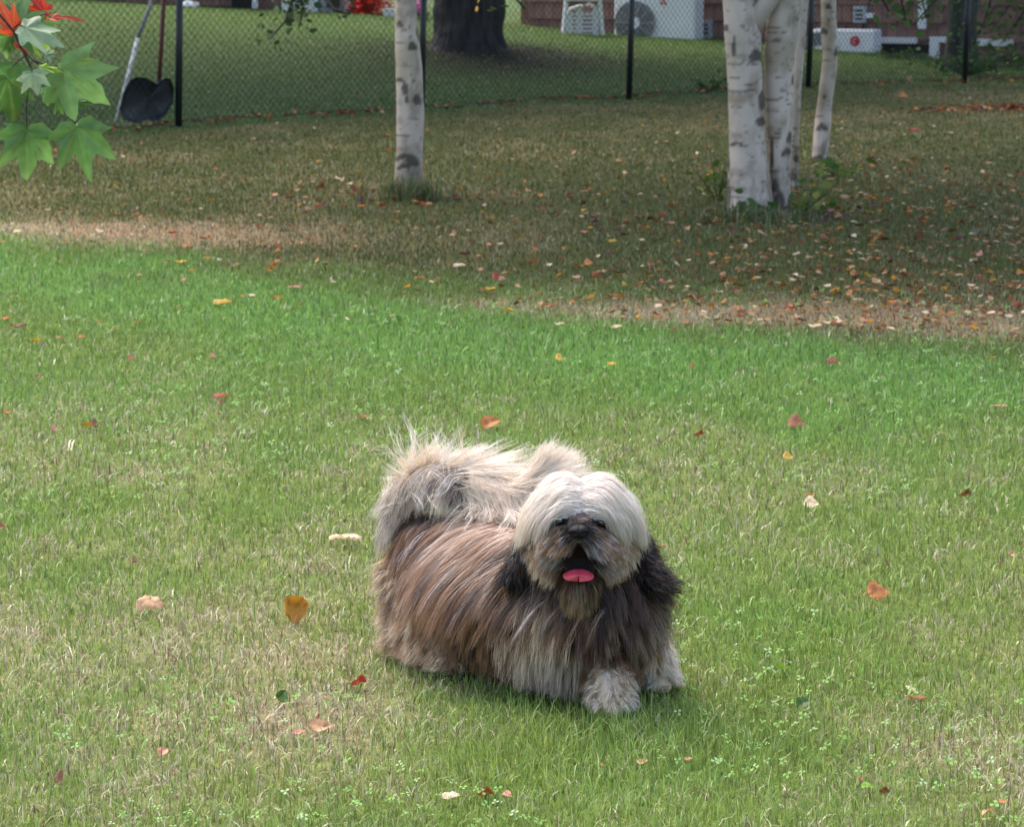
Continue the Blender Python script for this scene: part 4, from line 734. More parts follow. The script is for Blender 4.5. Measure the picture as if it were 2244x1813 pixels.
leaf_cloud(P, .07, [(214, 44, 28), (230, 60, 40), (196, 36, 28), (220, 50, 30), (90, 90, 40)], 9, 'foliage', rs); mb = MB(); mb.tube([p-np.array([0, 0, .02]), p+np.array([.02, 0, .3])], [.02, .008], 6, (.05, .04, .03)); mb.build('stem', mat('stem_brown', vcol=True), rs)
pf = thing('pink_flowers', 'magenta flowering plant between the single birch and the dark tree', 'flowers'); p = D(920, 26, 34.5)
leaf_cloud(np.random.default_rng(12).normal(size=(120, 3))*np.array([.05, .05, .08])+p+np.array([0, 0, .11]), .05, [(206, 60, 180), (226, 90, 200), (190, 50, 160)], 13, 'bloom', pf)
leaf_cloud(np.random.default_rng(14).normal(size=(120, 3))*np.array([.06, .05, .06])+p-np.array([0, 0, .10]), .06, [(80, 110, 50), (100, 130, 56)], 15, 'foliage', pf)

# ------------------------------------------------------------------ maple sprig near the camera
mp_ = thing('maple_branch', 'maple twig with green and red lobed leaves hanging in at the top left', 'branch')
def maple_outline():
    tips = [(0, 1.0), (38, .93), (78, .62)]; half = []
    pts = [(180, .02), (150, .16), (118, .34), (100, .40), (84, .58), (78, .66), (72, .58), (66, .50), (60, .48), (53, .60), (47, .72), (38, .97), (32, .80), (28, .70), (24, .60), (18, .58), (14, .68), (10, .78), (5, .88), (0, 1.06)]
    L_ = [(a, r_) for a, r_ in pts]; R_ = [(-a, r_) for a, r_ in pts[::-1][1:]]
    return L_+R_
MO = maple_outline()
def maple_leaf(px, py, tipx, tipy, Y, colr, wide=1.0, tiltn=(0, -.2), curl=.15, label=None, seed=0):
    r = np.random.default_rng(seed); o0 = D(px, py, Y); tip = D(tipx, tipy, Y+tiltn[1]*.1); ax = tip-o0; L_ = np.linalg.norm(ax); ax /= L_
    view = o0-np.array([0, 0, H]); view /= np.linalg.norm(view); side = np.cross(ax, view); side /= np.linalg.norm(side); nrm_ = np.cross(side, ax)
    a_ = tiltn[0]; side, nrm_ = side*math.cos(a_)+nrm_*math.sin(a_), nrm_*math.cos(a_)-side*math.sin(a_)
    k = len(MO); rings = 7; V = []; base_c = lin(colr); cols = []
    for q in range(rings+1):
        f = q/rings
        for (a, rr) in MO:
            rr2 = rr*(1+.05*r.standard_normal()*(q == rings)); th = R(a); u = math.cos(th)*rr2*f; v = math.sin(th)*rr2*f*wide
            z = -curl*(v*v*1.2+max(u, 0)**2*.7)+.05*math.sin(a*.11)*f
            V.append(o0+L_*(ax*u+side*v-nrm_*z)); vein = max(math.exp(-(v/(.015+.01*u))**2) if u > 0 else 0, math.exp(-((abs(v)-u*.78*wide)/.016)**2) if u > 0 else 0)*.35
            c = base_c*(.85+.3*f*.6)*(1+.18*math.sin(a*.05+seed)); c = c*(1-vein*.5)+lin((170, 190, 110))*vein*.5
            if r.random() < .05: c = c*.5+lin((110, 80, 30))*.4
            cols.append(c)
    idx = np.arange((rings+1)*k).reshape(rings+1, k); j2 = np.roll(idx, -1, 1); Q = np.stack([idx[:-1], j2[:-1], j2[1:], idx[1:]], -1).reshape(-1, 4)
    o = link('leaf', mesh_arrays('leaf', np.array(V), Q, None, np.array(cols), True), maplem, mp_)
    if label: o['label'] = label
    return o
maplem = mat('maple_leaf', vcol=True, rough=.42, spec=.45, nscale=60, namp=.25, transl=.4)
Ym = 3.6; g1, g2, g3, g4, rd, orr, yg = (100, 138, 72), (112, 148, 80), (70, 106, 50), (140, 162, 126), (190, 44, 34), (214, 78, 40), (140, 176, 44)
ML = [(59, 286, 62, 396, Ym, g1, 1.05, (.2, 0), .2, None), (169, 278, 196, 392, Ym-.05, g1, .95, (-.2, 0), .15, None), (139, 152, 238, 226, Ym, g2, 1.1, (.1, 0), .1, None),
 (140, 150, 205, 128, Ym+.03, (96, 138, 54), .75, (.5, 0), .2, None), (16, 172, 44, 280, Ym-.03, g3, .95, (.5, .3), .3, None), (71, 160, 84, 210, Ym-.06, g4, 1.2, (.3, 0), .1, None),
 (56, 60, 142, 100, Ym-.04, g4, .8, (.7, 0), .1, None), (32, 64, 104, 24, Ym+.02, (82, 118, 66), 1.2, (.2, 0), .2, None), (36, 40, 132, 46, Ym+.05, (78, 114, 58), .7, (.2, 0), .2, None),
 (30, 64, -4, 0, Ym+.01, orr, .7, (.3, 0), .2, 'orange-red leaf'), (100, 30, 62, -14, Ym+.04, rd, .7, (.2, 0), .2, 'red leaf'), (112, 38, 184, 26, Ym+.02, rd, .26, (1.1, 0), .5, 'thin curled red leaf'),
 (100, 28, 108, 34, Ym+.02, rd, 1.2, (.4, 0), .3, 'small red leaf tip'), (50, 78, 118, 112, Ym+.06, yg, .6, (.4, 0), .1, 'yellow-green leaf'), (34, 74, 58, 106, Ym+.03, g3, 1.2, (.3, 0), .2, None),
 (14, 78, -22, 118, Ym+.04, g1, 1.2, (.2, 0), .2, None), (18, 80, 22, 118, Ym+.05, g2, .9, (.4, 0), .2, None), (100, 118, 122, 122, Ym, g4, 1.2, (.4, 0), .2, None), (92, 146, 138, 156, Ym-.02, yg, .4, (.7, 0), .1, 'yellow-green leaf edge'),
 (24, 150, 46, 172, Ym+.02, g2, 1.1, (.2, 0), .2, None), (98, 196, 108, 232, Ym+.02, (110, 156, 96), .6, (.5, 0), .2, None), (122, 218, 142, 250, Ym+.06, g3, .9, (.4, 0), .3, None), (160, 222, 204, 230, Ym+.05, (44, 88, 30), .5, (.2, 0), .1, None),
 (-6, 150, -14, 262, Ym+.02, g1, 1.0, (.3, 0), .2, None), (170, 276, 226, 262, Ym, (112, 160, 44), .55, (.9, 0), .4, None), (66, 288, 124, 300, Ym+.01, (112, 160, 44), .45, (.6, 0), .2, None), (36, 96, 66, 118, Ym+.01, orr, .35, (.5, 0), .2, 'small orange leaf tip'), (52, 284, 6, 272, Ym+.01, g3, .6, (.5, 0), .2, None)]
for i, (a, b, c_, d_, Y_, cl, wd, tl, cu, lb) in enumerate(ML): maple_leaf(a, b, c_, d_, Y_, cl, wd, tl, cu, lb, i)
mb = MB(); tc_ = (.05, .03, .03)
for pl_, w_ in (([(-60, -60), (0, 32), (30, 68), (42, 95), (56, 122), (73, 158)], .0016), ([(42, 100), (71, 131), (104, 153), (124, 185), (138, 216), (152, 245), (169, 278)], .0010), ([(73, 158), (62, 190), (58, 230), (59, 286)], .0008), ([(56, 122), (40, 132), (18, 158), (16, 172)], .0008), ([(71, 131), (100, 142), (139, 152)], .0008), ([(30, 68), (56, 60)], .0008), ([(30, 60), (60, 40), (100, 30), (112, 38)], .0008)):
    mb.tube([D(x, y, Ym+.01) for x, y in pl_], w_, 6, tc_)
mb.build('twig', mat('maple_twig', vcol=True, rough=.7), mp_)

# ------------------------------------------------------------------ the dog
DX = np.array([.12, 4.94, .335])                       # skull centre
A_ = np.array
def rc(a, b, ra, rb): return (A_(a, float), A_(b, float), ra, rb)
RU, MI, CH = A_([-.132, 5.28, .197]), A_([0, 5.14, .190]), A_([.145, 5.0, .170])
pawFL, pawFR = G(1342, 1574), G(1440, 1520); pawHL, pawHR = G(995, 1486), A_([-.165, 5.28, 0])
NOSE = D(1269, 1165, 4.850); EYL, EYR = D(1224, 1143, 4.884), D(1318, 1146, 4.884); MOU = D(1268, 1236, 4.862)
earLt, earRt = D(1122, 1325, 4.965), D(1474, 1288, 4.94)
up3 = A_([0, 0, 1.])
PR = dict(
 torso=[rc(RU, MI, .076, .078), rc(MI, CH, .078, .086)],
 neck=[rc(CH+up3*.03, (.12, 4.96, .28), .070, .056)],
 skull=[rc(DX, DX+A_([0, .012, .004]), .057, .055), rc((.098, 4.905, .362), (.09, 4.93, .375), .022, .026), rc((.144, 4.905, .361), (.15, 4.93, .374), .022, .026)],
 cheek=[rc((.080, 4.925, .302), (.085, 4.93, .28), .034, .024), rc((.162, 4.925, .302), (.156, 4.93, .28), .034, .024)],
 muzzle=[rc((.12, 4.925, .325), NOSE+A_([0.001, .022, -.004]), .036, .019), rc((.1, 4.895, .305), (.09, 4.885, .29), .019, .014), rc((.134, 4.895, .305), (.144, 4.885, .29), .019, .014)],
 jaw=[rc((.12, 4.94, .29), D(1270, 1284, 4.874), .028, .013)],
 fleg=[rc((.10, 5.02, .13), (.125, 5.03, .085), .036, .027), rc((.125, 5.03, .085), pawFL+A_([-.005, .035, .05]), .027, .020), rc(pawFL+A_([-.005, .035, .05]), pawFL+A_([0, .022, .022]), .020, .022), rc(pawFL+A_([0, .022, .020]), pawFL+A_([.002, -.004, .016]), .022, .017),
       rc((.20, 5.02, .13), (.235, 5.035, .085), .036, .027), rc((.235, 5.035, .085), pawFR+A_([-.004, .03, .05]), .027, .020), rc(pawFR+A_([-.004, .03, .05]), pawFR+A_([0, .02, .022]), .020, .022), rc(pawFR+A_([0, .02, .020]), pawFR+A_([.006, -.006, .016]), .022, .017)],
 hleg=[rc((-.16, 5.27, .15), (-.12, 5.215, .105), .052, .034), rc((-.12, 5.215, .105), (-.165, 5.23, .06), .034, .020), rc((-.165, 5.23, .06), pawHL+A_([0, .01, .020]), .020, .019),
       rc((-.175, 5.33, .15), (-.165, 5.32, .10), .050, .034), rc((-.165, 5.32, .10), (-.195, 5.32, .060), .034, .020), rc((-.195, 5.32, .060), pawHR+A_([-.02, 0, .024]), .020, .019)],
 earL=[rc((.068, 4.965, .345), (.036, 4.965, .28), .017, .014), rc((.036, 4.965, .28), earLt+A_([.002, 0, .05]), .014, .008)],
 earR=[rc((.174, 4.965, .345), (.212, 4.955, .285), .017, .014), rc((.212, 4.955, .285), earRt+A_([-.035, 0, .015]), .014, .009), rc(earRt+A_([-.035, 0, .015]), earRt+A_([-.012, 0, .002]), .009, .007)])
PL = [(k, p) for k, l in PR.items() for p in l]; KN = list(PR); KI = np.array([KN.index(k) for k, _ in PL])
PA = np.array([p[0] for _, p in PL]); PB = np.array([p[1] for _, p in PL]); PRa = np.array([p[2] for _, p in PL]); PRb = np.array([p[3] for _, p in PL])
BA = PB-PA; BB = (BA**2).sum(1)
mouth_r = A_([.033, .036, .031])
def sdf_all(P):
    ap = P[:, None, :]-PA[None]; h = np.clip((ap*BA[None]).sum(2)/BB[None], 0, 1)
    return np.linalg.norm(ap-h[..., None]*BA[None], axis=2)-(PRa+(PRb-PRa)*h)
def sdf(P, cut=True):
    out = np.empty(len(P))
    for i in range(0, len(P), 60000):
        d = sdf_all(P[i:i+60000]); k = .010; m = d.min(1); o = m-k*np.log(np.exp(-(d-m[:, None])/k).sum(1))
        if cut:
            q = (P[i:i+60000]-MOU)/mouth_r; e = (np.linalg.norm(q, axis=1)-1)*.030; o = np.maximum(o, -e)
        out[i:i+60000] = o
    return out
def grad(P, e=.002, cut=False):
    g = np.stack([sdf(P+e*v, cut)-sdf(P-e*v, cut) for v in np.eye(3)], 1); return g/(np.linalg.norm(g, axis=1)[:, None]+1e-9)
# skin: surface nets
def surface_nets(lo, hi, h):
    n = np.ceil((hi-lo)/h).astype(int)+1; ax = [lo[i]+np.arange(n[i])*h for i in range(3)]; g = np.stack(np.meshgrid(*ax, indexing='ij'), -1)
    F = sdf(g.reshape(-1, 3)).reshape(n); ins = F < 0
    c = [F[i:n[0]-1+i, j:n[1]-1+j, k:n[2]-1+k] for i in (0, 1) for j in (0, 1) for k in (0, 1)]
    cin = sum((x < 0).astype(int) for x in c); act = (cin > 0) & (cin < 8); ids = -np.ones(act.shape, int); ids[act] = np.arange(act.sum())
    acc = np.zeros((act.sum(), 3)); cnt = np.zeros(act.sum()); off = [(i, j, k) for i in (0, 1) for j in (0, 1) for k in (0, 1)]; ca = [x[act] for x in c]
    for a in range(8):
        for b in range(a+1, 8):
            if sum(abs(off[a][q]-off[b][q]) for q in range(3)) != 1: continue
            m = (ca[a] < 0) != (ca[b] < 0); t = np.where(m, ca[a]/(ca[a]-ca[b]+1e-12), 0); pa_, pb_ = np.array(off[a]), np.array(off[b])
            acc[m] += pa_+(pb_-pa_)*t[m][:, None]; cnt[m] += 1
    V = lo+(np.argwhere(act)+acc/cnt[:, None])*h; Q = []
    for d in range(3):
        s0 = [slice(None)]*3; s1 = [slice(None)]*3; s0[d] = slice(0, -1); s1[d] = slice(1, None); cr = ins[tuple(s0)] != ins[tuple(s1)]; I = np.argwhere(cr); u, v = (d+1) % 3, (d+2) % 3
        I = I[(I[:, u] > 0) & (I[:, v] > 0) & (I[:, u] < n[u]-1) & (I[:, v] < n[v]-1)]; eu = np.eye(3, dtype=int)[u]; ev = np.eye(3, dtype=int)[v]
        q = np.stack([ids[tuple((I-eu-ev).T)], ids[tuple((I-ev).T)], ids[tuple(I.T)], ids[tuple((I-eu).T)]], 1); fl = ins[tuple(I.T)]; q[~fl] = q[~fl][:, ::-1]; Q.append(q)
    return V, np.concatenate(Q)
dog = thing('dog', 'small long-haired tan, grey and white dog running towards the camera with its tongue out', 'dog')
BV, BQ = surface_nets(A_([-.36, 4.78, -.01]), A_([.36, 5.47, .43]), .0055)
sp_ax = (CH-RU)/np.linalg.norm(CH-RU); sp_side = A_([sp_ax[1], -sp_ax[0], 0.]); sp_side /= np.linalg.norm(sp_side)     # towards camera-left
if sp_side[1] > 0: sp_side = -sp_side
reg = KI[sdf_all(BV).argmin(1)]
skin = dict(torso=(120, 96, 78), neck=(84, 68, 58), skull=(206, 196, 190), cheek=(150, 124, 104), muzzle=(96, 82, 78), jaw=(92, 78, 66), fleg=(206, 188, 164), hleg=(160, 124, 96), earL=(60, 50, 48), earR=(64, 54, 54))
bc = np.array([lin(skin[KN[i]]) for i in reg]); qm = np.linalg.norm((BV-MOU)/mouth_r, axis=1); bc[qm < 1.18] = lin((30, 14, 15))
eb = np.minimum(np.linalg.norm(BV-EYL, axis=1), np.linalg.norm(BV-EYR, axis=1)); bc[eb < .021] = lin((40, 32, 32)); 
nb_ = np.linalg.norm(BV-NOSE, axis=1); bc[nb_ < .020] = lin((50, 44, 46)); BV[:, 2] = np.maximum(BV[:, 2], .004)
link('body', mesh_arrays('body', BV, BQ, None, bc, True), mat('dog_skin', vcol=True, rough=.7, nscale=60, namp=.25), dog)

CR = dict(white=(242, 231, 220), cream=(232, 216, 192), pink=(234, 204, 180), silver=(208, 201, 199), tan=(182, 146, 112), orange=(150, 106, 72), brown=(112, 76, 52), grey=(106, 94, 88), dark=(52, 44, 46), black=(34, 30, 32), olive=(122, 106, 78))
CR = {k: lin(v) for k, v in CR.items()}
hairm = bpy.data.materials.new('dog_hair'); hairm.use_nodes = True; _t = hairm.node_tree; _N, _L = _t.nodes, _t.links; _b = _N['Principled BSDF']; _at = _N.new('ShaderNodeAttribute'); _at.attribute_name = 'Col'
_L.new(_at.outputs['Color'], _b.inputs['Base Color']); _b.inputs['Roughness'].default_value = .42; _b.inputs['Specular IOR Level'].default_value = .35; _b.inputs['Anisotropic'].default_value = .6
_tr = _N.new('ShaderNodeBsdfTranslucent'); _L.new(_at.outputs['Color'], _tr.inputs[0]); _ms = _N.new('ShaderNodeMixShader'); _ms.inputs[0].default_value = .28; _L.new(_b.outputs[0], _ms.inputs[1]); _L.new(_tr.outputs[0], _ms.inputs[2]); _L.new(_ms.outputs[0], _N['Material Output'].inputs[0])
NS = 11
def hair_obj(name, PTS, NRM, COL, nch, spread, tipf, seed, w0=.0011, parent=dog, frizz=.002, label=None):
    """PTS (g, NS, 3) guides; children clump around each; ribbons face along NRM"""
    r = np.random.default_rng(seed); g = len(PTS); P = np.repeat(PTS, nch, 0); Nn = np.repeat(NRM, nch, 0); Cc = np.repeat(COL, nch, 0); m = len(P); t = np.linspace(0, 1, NS)[None, :, None]
    o = r.normal(size=(m, 1, 3))*spread; stray = np.where(r.random((m, 1, 1)) < .06, 3.2, 1.0); P = P+o*(1-(1-tipf)*t**1.3)*np.where(stray > 1, 1.8, 1); ph = r.random((m, 1, 3))*6.28; P = P+np.sin(t*(3+4*r.random((m, 1, 1)))+ph)*frizz*stray*t*(.4+1.2*r.random((m, 1, 1)))
    sc = .72+.34*r.random((m, 1, 1)); P = P[:, :1]+(P-P[:, :1])*sc; P[..., 2] = np.maximum(P[..., 2], .010+.01*r.random((m, 1)))
    T = np.gradient(P, axis=1); T /= np.linalg.norm(T, axis=2, keepdims=True)+1e-9; Nn = Nn+r.normal(size=(m, 1, 3))*.32; B = np.cross(T, Nn); B /= np.linalg.norm(B, axis=2, keepdims=True)+1e-9
    wd = w0*(.7+.6*r.random((m, 1, 1)))*(1-.8*t**1.6)*.5; V = np.stack([P-B*wd, P+B*wd], 2).reshape(-1, 3)
    Cc = Cc*(.80+.4*r.random((m, 1, 1))); c = np.repeat(Cc[:, :, None, :], 2, 2).reshape(-1, 3)
    i = (np.arange(m)*NS*2)[:, None, None]+(np.arange(NS-1)*2)[None, :, None]+np.array([0, 1, 3, 2])[None, None, :]
    o = link(name, mesh_arrays(name, V, i.reshape(-1, 4), None, c, True), hairm, parent)
    if label: o['label'] = label
    return o
def roots(keys, n, seed, keep=None):
    r = np.random.default_rng(seed); sel = np.array([i for i, (k, _) in enumerate(PL) if k in keys]); L_ = np.sqrt(BB[sel])+PRa[sel]; ar = L_*(PRa[sel]+PRb[sel]); pk = sel[r.choice(len(sel), n*3, p=ar/ar.sum())]
    h = r.random(len(pk))*1.3-.15; d = r.normal(size=(len(pk), 3)); d /= np.linalg.norm(d, axis=1)[:, None]; P = PA[pk]+BA[pk]*np.clip(h, 0, 1)[:, None]+d*(PRa[pk]+PRb[pk])[:, None]*.5
    for _ in range(4): P = P-grad(P)*sdf(P, False)[:, None]
    q = sdf_all(P); ok = np.isin(q.argmin(1), sel) & (np.linalg.norm((P-MOU)/mouth_r, axis=1) > 1.12) & (np.linalg.norm(P-EYL, axis=1) > .0125) & (np.linalg.norm(P-EYR, axis=1) > .0125) & (np.linalg.norm(P-NOSE, axis=1) > .017) & (P[:, 2] > .012)
    P = P[ok]
    if keep is not None: P = P[keep(P)]
    return P[:n], grad(P[:n])
def grow(P, N0, comb, length, layer, grav=.25, stiff=1.0, combw=.35, wind=A_([0, 0, 0]), curv=.035):
    g = len(P); st = (np.broadcast_to(length, (g,))/(NS-1))[:, None]; lay = np.broadcast_to(layer, (g,)); d = comb/(np.linalg.norm(comb, axis=1)[:, None]+1e-9); cu_ = np.random.default_rng(g).normal(size=(g, 3))*curv; PT = np.zeros((g, NS, 3)); NR = np.zeros((g, NS, 3)); PT[:, 0] = P; NR[:, 0] = N0; cur = P.copy(); cd = d.copy()
    for i in range(1, NS):
        w = combw*(1-i/NS)**1.2; cd = cd*stiff+d*w+A_([0, 0, -1.])*grav*(.4+i/NS)+wind*(i/NS)+cu_*math.cos(i*.75); cd /= np.linalg.norm(cd, axis=1)[:, None]
        new = cur+cd*st; s = sdf(new, False); gr = grad(new); L_ = lay*min(1, i/3); push = np.where(s < L_, L_-s, 0)[:, None]; new = new+gr*push*.85
        cd = new-cur; cd /= np.linalg.norm(cd, axis=1)[:, None]+1e-9; new = cur+cd*st; new[:, 2] = np.maximum(new[:, 2], .012); cur = new; PT[:, i] = cur; NR[:, i] = gr
    return PT, NR
tt = np.linspace(0, 1, NS)
def mixc(keys, pos, g):      # colour along a strand
    out = np.zeros((g, NS, 3)); K = np.array([CR[k] for k in keys])
    for c in range(3): out[:, :, c] = np.interp(tt, pos, K[:, c])[None]
    return out
def pick(P, opts, f1, seed, jit=.12):   # choose a colour run per guide by banded noise so neighbours agree
    r = np.random.default_rng(seed); v = f1+jit*r.normal(size=len(P)); out = np.zeros((len(P), NS, 3)); e = np.linspace(0, 1, len(opts)+1); e[0] = -9; e[-1] = 9
    for i, (ks, ps) in enumerate(opts): m = (v >= e[i]) & (v < e[i+1]); out[m] = mixc(ks, ps, int(m.sum()))
    return out
def clear(PT, NR, P, N0, extra=()):        # keep eyes, nose and mouth free of hair
    bad = np.zeros(len(PT), bool)
    for c, rx, rz in ((EYL+A_([0, 0, -.001]), .017, .0095), (EYR+A_([0, 0, -.001]), .017, .0095), (NOSE, .0165, .0125), (MOU+A_([0, 0, -.003]), .021, .021))+tuple(extra):
        q = PT-c; v = q[..., 2]-q[..., 1]*-.2; bad |= (((q[..., 0]/rx)**2+(v/rz)**2 < 1) & (q[..., 1] < .012)).any(1)
    k = ~bad; return PT[k], NR[k], P[k], N0[k]
def sock(COL, PT):
    for c in (EYL, EYR):
        w = np.exp(-(((PT[..., 0]-c[0])/.019)**2+((PT[..., 2]-c[2]+.003)/.0105)**2))[..., None]*.95; COL = COL*(1-w)+CR['dark']*w
    return COL
# --- body coat
P, N0 = roots(['torso'], 3300, 1); r = np.random.default_rng(2)
ua = (P-RU)@sp_ax/np.linalg.norm(CH-RU); axp = RU+np.clip(ua, 0, 1)[:, None]*(CH-RU); sd_ = (P-axp)@sp_side; hi = P[:, 2]-axp[:, 2]
sgn = np.where(sd_+.004*r.normal(size=len(P)) > 0, 1., -1.)
comb = sgn[:, None]*sp_side*1.0-sp_ax*(.62)+up3*.10*(hi > .05)[:, None]+N0*.16+A_([0, 0, -.35])
comb = np.where((hi < .02)[:, None], N0*.30+A_([0, 0, -1.])-sp_ax*.30, comb)
rump = 1-sstep(-.15, .42, ua); ln = np.where(hi > .02, .165, .118)*(.8+.3*r.random(len(P)))*(1-.15*(ua > .8))*(1-.52*rump); lay = .004+.020*r.random(len(P))*np.where(hi > .05, .6, 1)*(1-.4*rump)
rw_ = (1-sstep(-.12, .28, ua))[:, None]; comb = comb*(1-rw_)+(N0*.22+A_([.05, 0, -1.]))*rw_
PT, NR = grow(P, N0, comb, ln, lay, .26, 1.0, .22, A_([-.02, .01, 0]))
lock = vn(ua*30+hi*7, sd_*4+3, 201); lock = (lock-.5)*1.9+.5
COL = pick(P, [(['tan', 'dark', 'dark', 'brown'], [0, .3, .6, 1]), (['silver', 'silver', 'tan', 'orange'], [0, .4, .65, 1]), (['pink', 'grey', 'dark', 'orange'], [0, .25, .6, 1]), (['pink', 'tan', 'orange', 'brown'], [0, .35, .7, 1]), (['cream', 'dark', 'dark', 'dark'], [0, .2, .45, 1]), (['pink', 'silver', 'silver', 'tan'], [0, .3, .75, 1]), (['tan', 'grey', 'orange', 'tan'], [0, .3, .7, 1])], lock, 3, .045)
fr = sstep(.62, 1.0, ua)[:, None, None]*.5*tt[None, :, None]**.5; COL = COL*(1-fr)+CR['dark']*1.2*fr
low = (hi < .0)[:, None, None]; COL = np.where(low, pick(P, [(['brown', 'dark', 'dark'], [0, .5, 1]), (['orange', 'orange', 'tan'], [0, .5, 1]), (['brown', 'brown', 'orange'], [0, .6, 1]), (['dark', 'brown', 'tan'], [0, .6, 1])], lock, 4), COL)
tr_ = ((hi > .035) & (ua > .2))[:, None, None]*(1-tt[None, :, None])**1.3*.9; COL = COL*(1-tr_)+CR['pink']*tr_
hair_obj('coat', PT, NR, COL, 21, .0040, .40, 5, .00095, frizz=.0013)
# --- chest and neck
P, N0 = roots(['neck', 'torso'], 1500, 11, lambda P: (P[:, 0] > .0) & (P[:, 1] < 5.05)); r = np.random.default_rng(12)
comb = N0*.35+A_([0, -.12, -1.])+A_([1, 0, 0])*((P[:, 0]-.14)*2.6)[:, None]; ln = np.where(P[:, 0] > .125, .064, .122)*np.where((P[:, 0] > .125) & (P[:, 2] > .15), 1.5, 1)*(.70+.4*r.random(len(P))); PT, NR = grow(P, N0, comb, ln, .006+.024*r.random(len(P)), .2, 1, .2, A_([.03, .02, 0]), .085)
lock = vn(P[:, 0]*55, P[:, 2]*14, 211); COL = pick(P, [(['dark', 'brown', 'dark'], [0, .6, 1]), (['dark', 'grey', 'tan'], [0, .5, 1]), (['brown', 'tan', 'cream'], [0, .4, 1]), (['brown', 'dark', 'orange'], [0, .5, 1]), (['dark', 'tan', 'cream'], [0, .5, 1])], (lock-.5)*1.4+.5, 13, .1)
z_ = PT[:, :, 2:3]; x_ = PT[:, :, 0:1]; dkk = (sstep(.12, .20, z_))*.8; COL = COL*(1-dkk)+CR['dark']*dkk  # dark sable chest, deepened under the head with painted shadow
wl = (1-sstep(.045, .12, z_))*np.exp(-((x_-.085)/.07)**2)*.8; COL = COL*(1-wl)+CR['white']*.85*wl; rt = sstep(.13, .20, x_)*sstep(.035, .075, z_)*.6; COL = COL*(1-rt)+(CR['brown']*.55+CR['dark']*.45)*rt
hair_obj('chest_hair', PT, NR, COL, 22, .004, .35, 14, .00095, frizz=.003)
# --- legs
P, N0 = roots(['fleg'], 900, 21); r = np.random.default_rng(22); comb = N0*.55+A_([0, -.05, -1.]); PT, NR = grow(P, N0, comb, .030*(.7+.6*r.random(len(P))), .004+.012*r.random(len(P)), .2)
COL = pick(P, [(['cream', 'cream'], [0, 1]), (['cream', 'white'], [0, 1]), (['tan', 'cream'], [0, 1]), (['white', 'silver'], [0, 1])], r.random(len(P)), 23)
hair_obj('leg_hair', PT, NR, COL, 14, .003, .4, 24, .0011, frizz=.002)
P, N0 = roots(['hleg'], 1200, 25); r = np.random.default_rng(26); back = sstep(-.16, -.24, P[:, 0])[:, None]; comb = N0*.5+A_([-.25, .05, -.9])+A_([-.35, 0, .1])*back; PT, NR = grow(P, N0, comb, (.050+.008*back[:, 0])*(.7+.6*r.random(len(P))), .004+.018*r.random(len(P)), .15, wind=A_([-.08, 0, 0]))
COL = pick(P, [(['brown', 'tan', 'tan'], [0, .6, 1]), (['orange', 'tan', 'cream'], [0, .6, 1]), (['tan', 'cream'], [0, 1]), (['brown', 'grey', 'tan'], [0, .5, 1])], vn(P[:, 0]*40, P[:, 2]*20, 221), 27, .15)
hair_obj('leg_hair', PT, NR, COL, 14, .0035, .5, 28, .0011, frizz=.004)
# --- head: two lobes rising from the parting, then falling to the cheeks
P, N0 = roots(['skull', 'muzzle'], 2050, 31, lambda P: (P[:, 2] > .351) | ((P[:, 1] > 4.925) & (P[:, 2] > .30))); r = np.random.default_rng(32); dx = P[:, 0]-.1205; sg = np.where(dx+.002*r.normal(size=len(P)) > 0, 1., -1.)
front = sstep(4.925, 4.895, P[:, 1]); comb = sg[:, None]*A_([1, 0, 0])*(.75+5*np.abs(dx))[:, None]+up3*(.16*front)[:, None]+A_([0, .12, 0])*front[:, None]+N0*.18+up3*.35*np.exp(-(dx/.016)**2)[:, None]*(1-front)[:, None]
PT, NR = grow(P, N0, comb, .082*(.72+.38*r.random(len(P))), .002+.010*r.random(len(P)), .40, 1, .15)
PT, NR, P, N0 = clear(PT, NR, P, N0)
COL = pick(P, [(['silver', 'white', 'white', 'silver'], [0, .2, .7, 1]), (['white', 'white', 'cream'], [0, .6, 1]), (['white', 'white', 'white'], [0, .5, 1]), (['silver', 'white', 'cream'], [0, .3, 1])], r.random(len(P)), 33)
z_ = PT[:, :, 2:3]; sd2 = (1-sstep(.30, .375, z_))*.75; COL = COL*(1-sd2)+CR['cream']*.82*sd2; g2_ = (1-sstep(.25, .29, z_))*.5; COL = COL*(1-g2_)+CR['grey']*g2_
hair_obj('head_hair', PT, NR, sock(COL, PT), 20, .0034, .6, 34, .0008, frizz=.0014)
# --- cheeks / face sides
P, N0 = roots(['cheek', 'skull'], 900, 41, lambda P: (P[:, 2] < .358) & (P[:, 1] < 4.965) & ~((np.abs(P[:, 0]-.1205) < .030) & (P[:, 2] > .342))); r = np.random.default_rng(42); dx = P[:, 0]-.1205
comb = np.sign(dx)[:, None]*A_([1, 0, 0])*.75+A_([0, -.12, -.7])+N0*.35; PT, NR = grow(P, N0, comb, .038*(.7+.5*r.random(len(P))), .003+.009*r.random(len(P)), .24, 1, .2)
PT, NR, P, N0 = clear(PT, NR, P, N0)
COL = pick(P, [(['brown', 'tan', 'tan'], [0, .4, 1]), (['grey', 'tan', 'cream'], [0, .5, 1]), (['tan', 'tan', 'cream'], [0, .5, 1]), (['brown', 'tan', 'tan'], [0, .5, 1])], vn(P[:, 0]*60, P[:, 2]*60, 231), 43, .15); cf = ((np.abs(P[:, 0]-.1205) < .024) & (P[:, 2] > .342))[:, None, None]; COL = np.where(cf, CR['cream']*.9, COL)
hair_obj('cheek_hair', PT, NR, sock(COL, PT), 18, .0030, .5, 44, .0008, frizz=.0018)
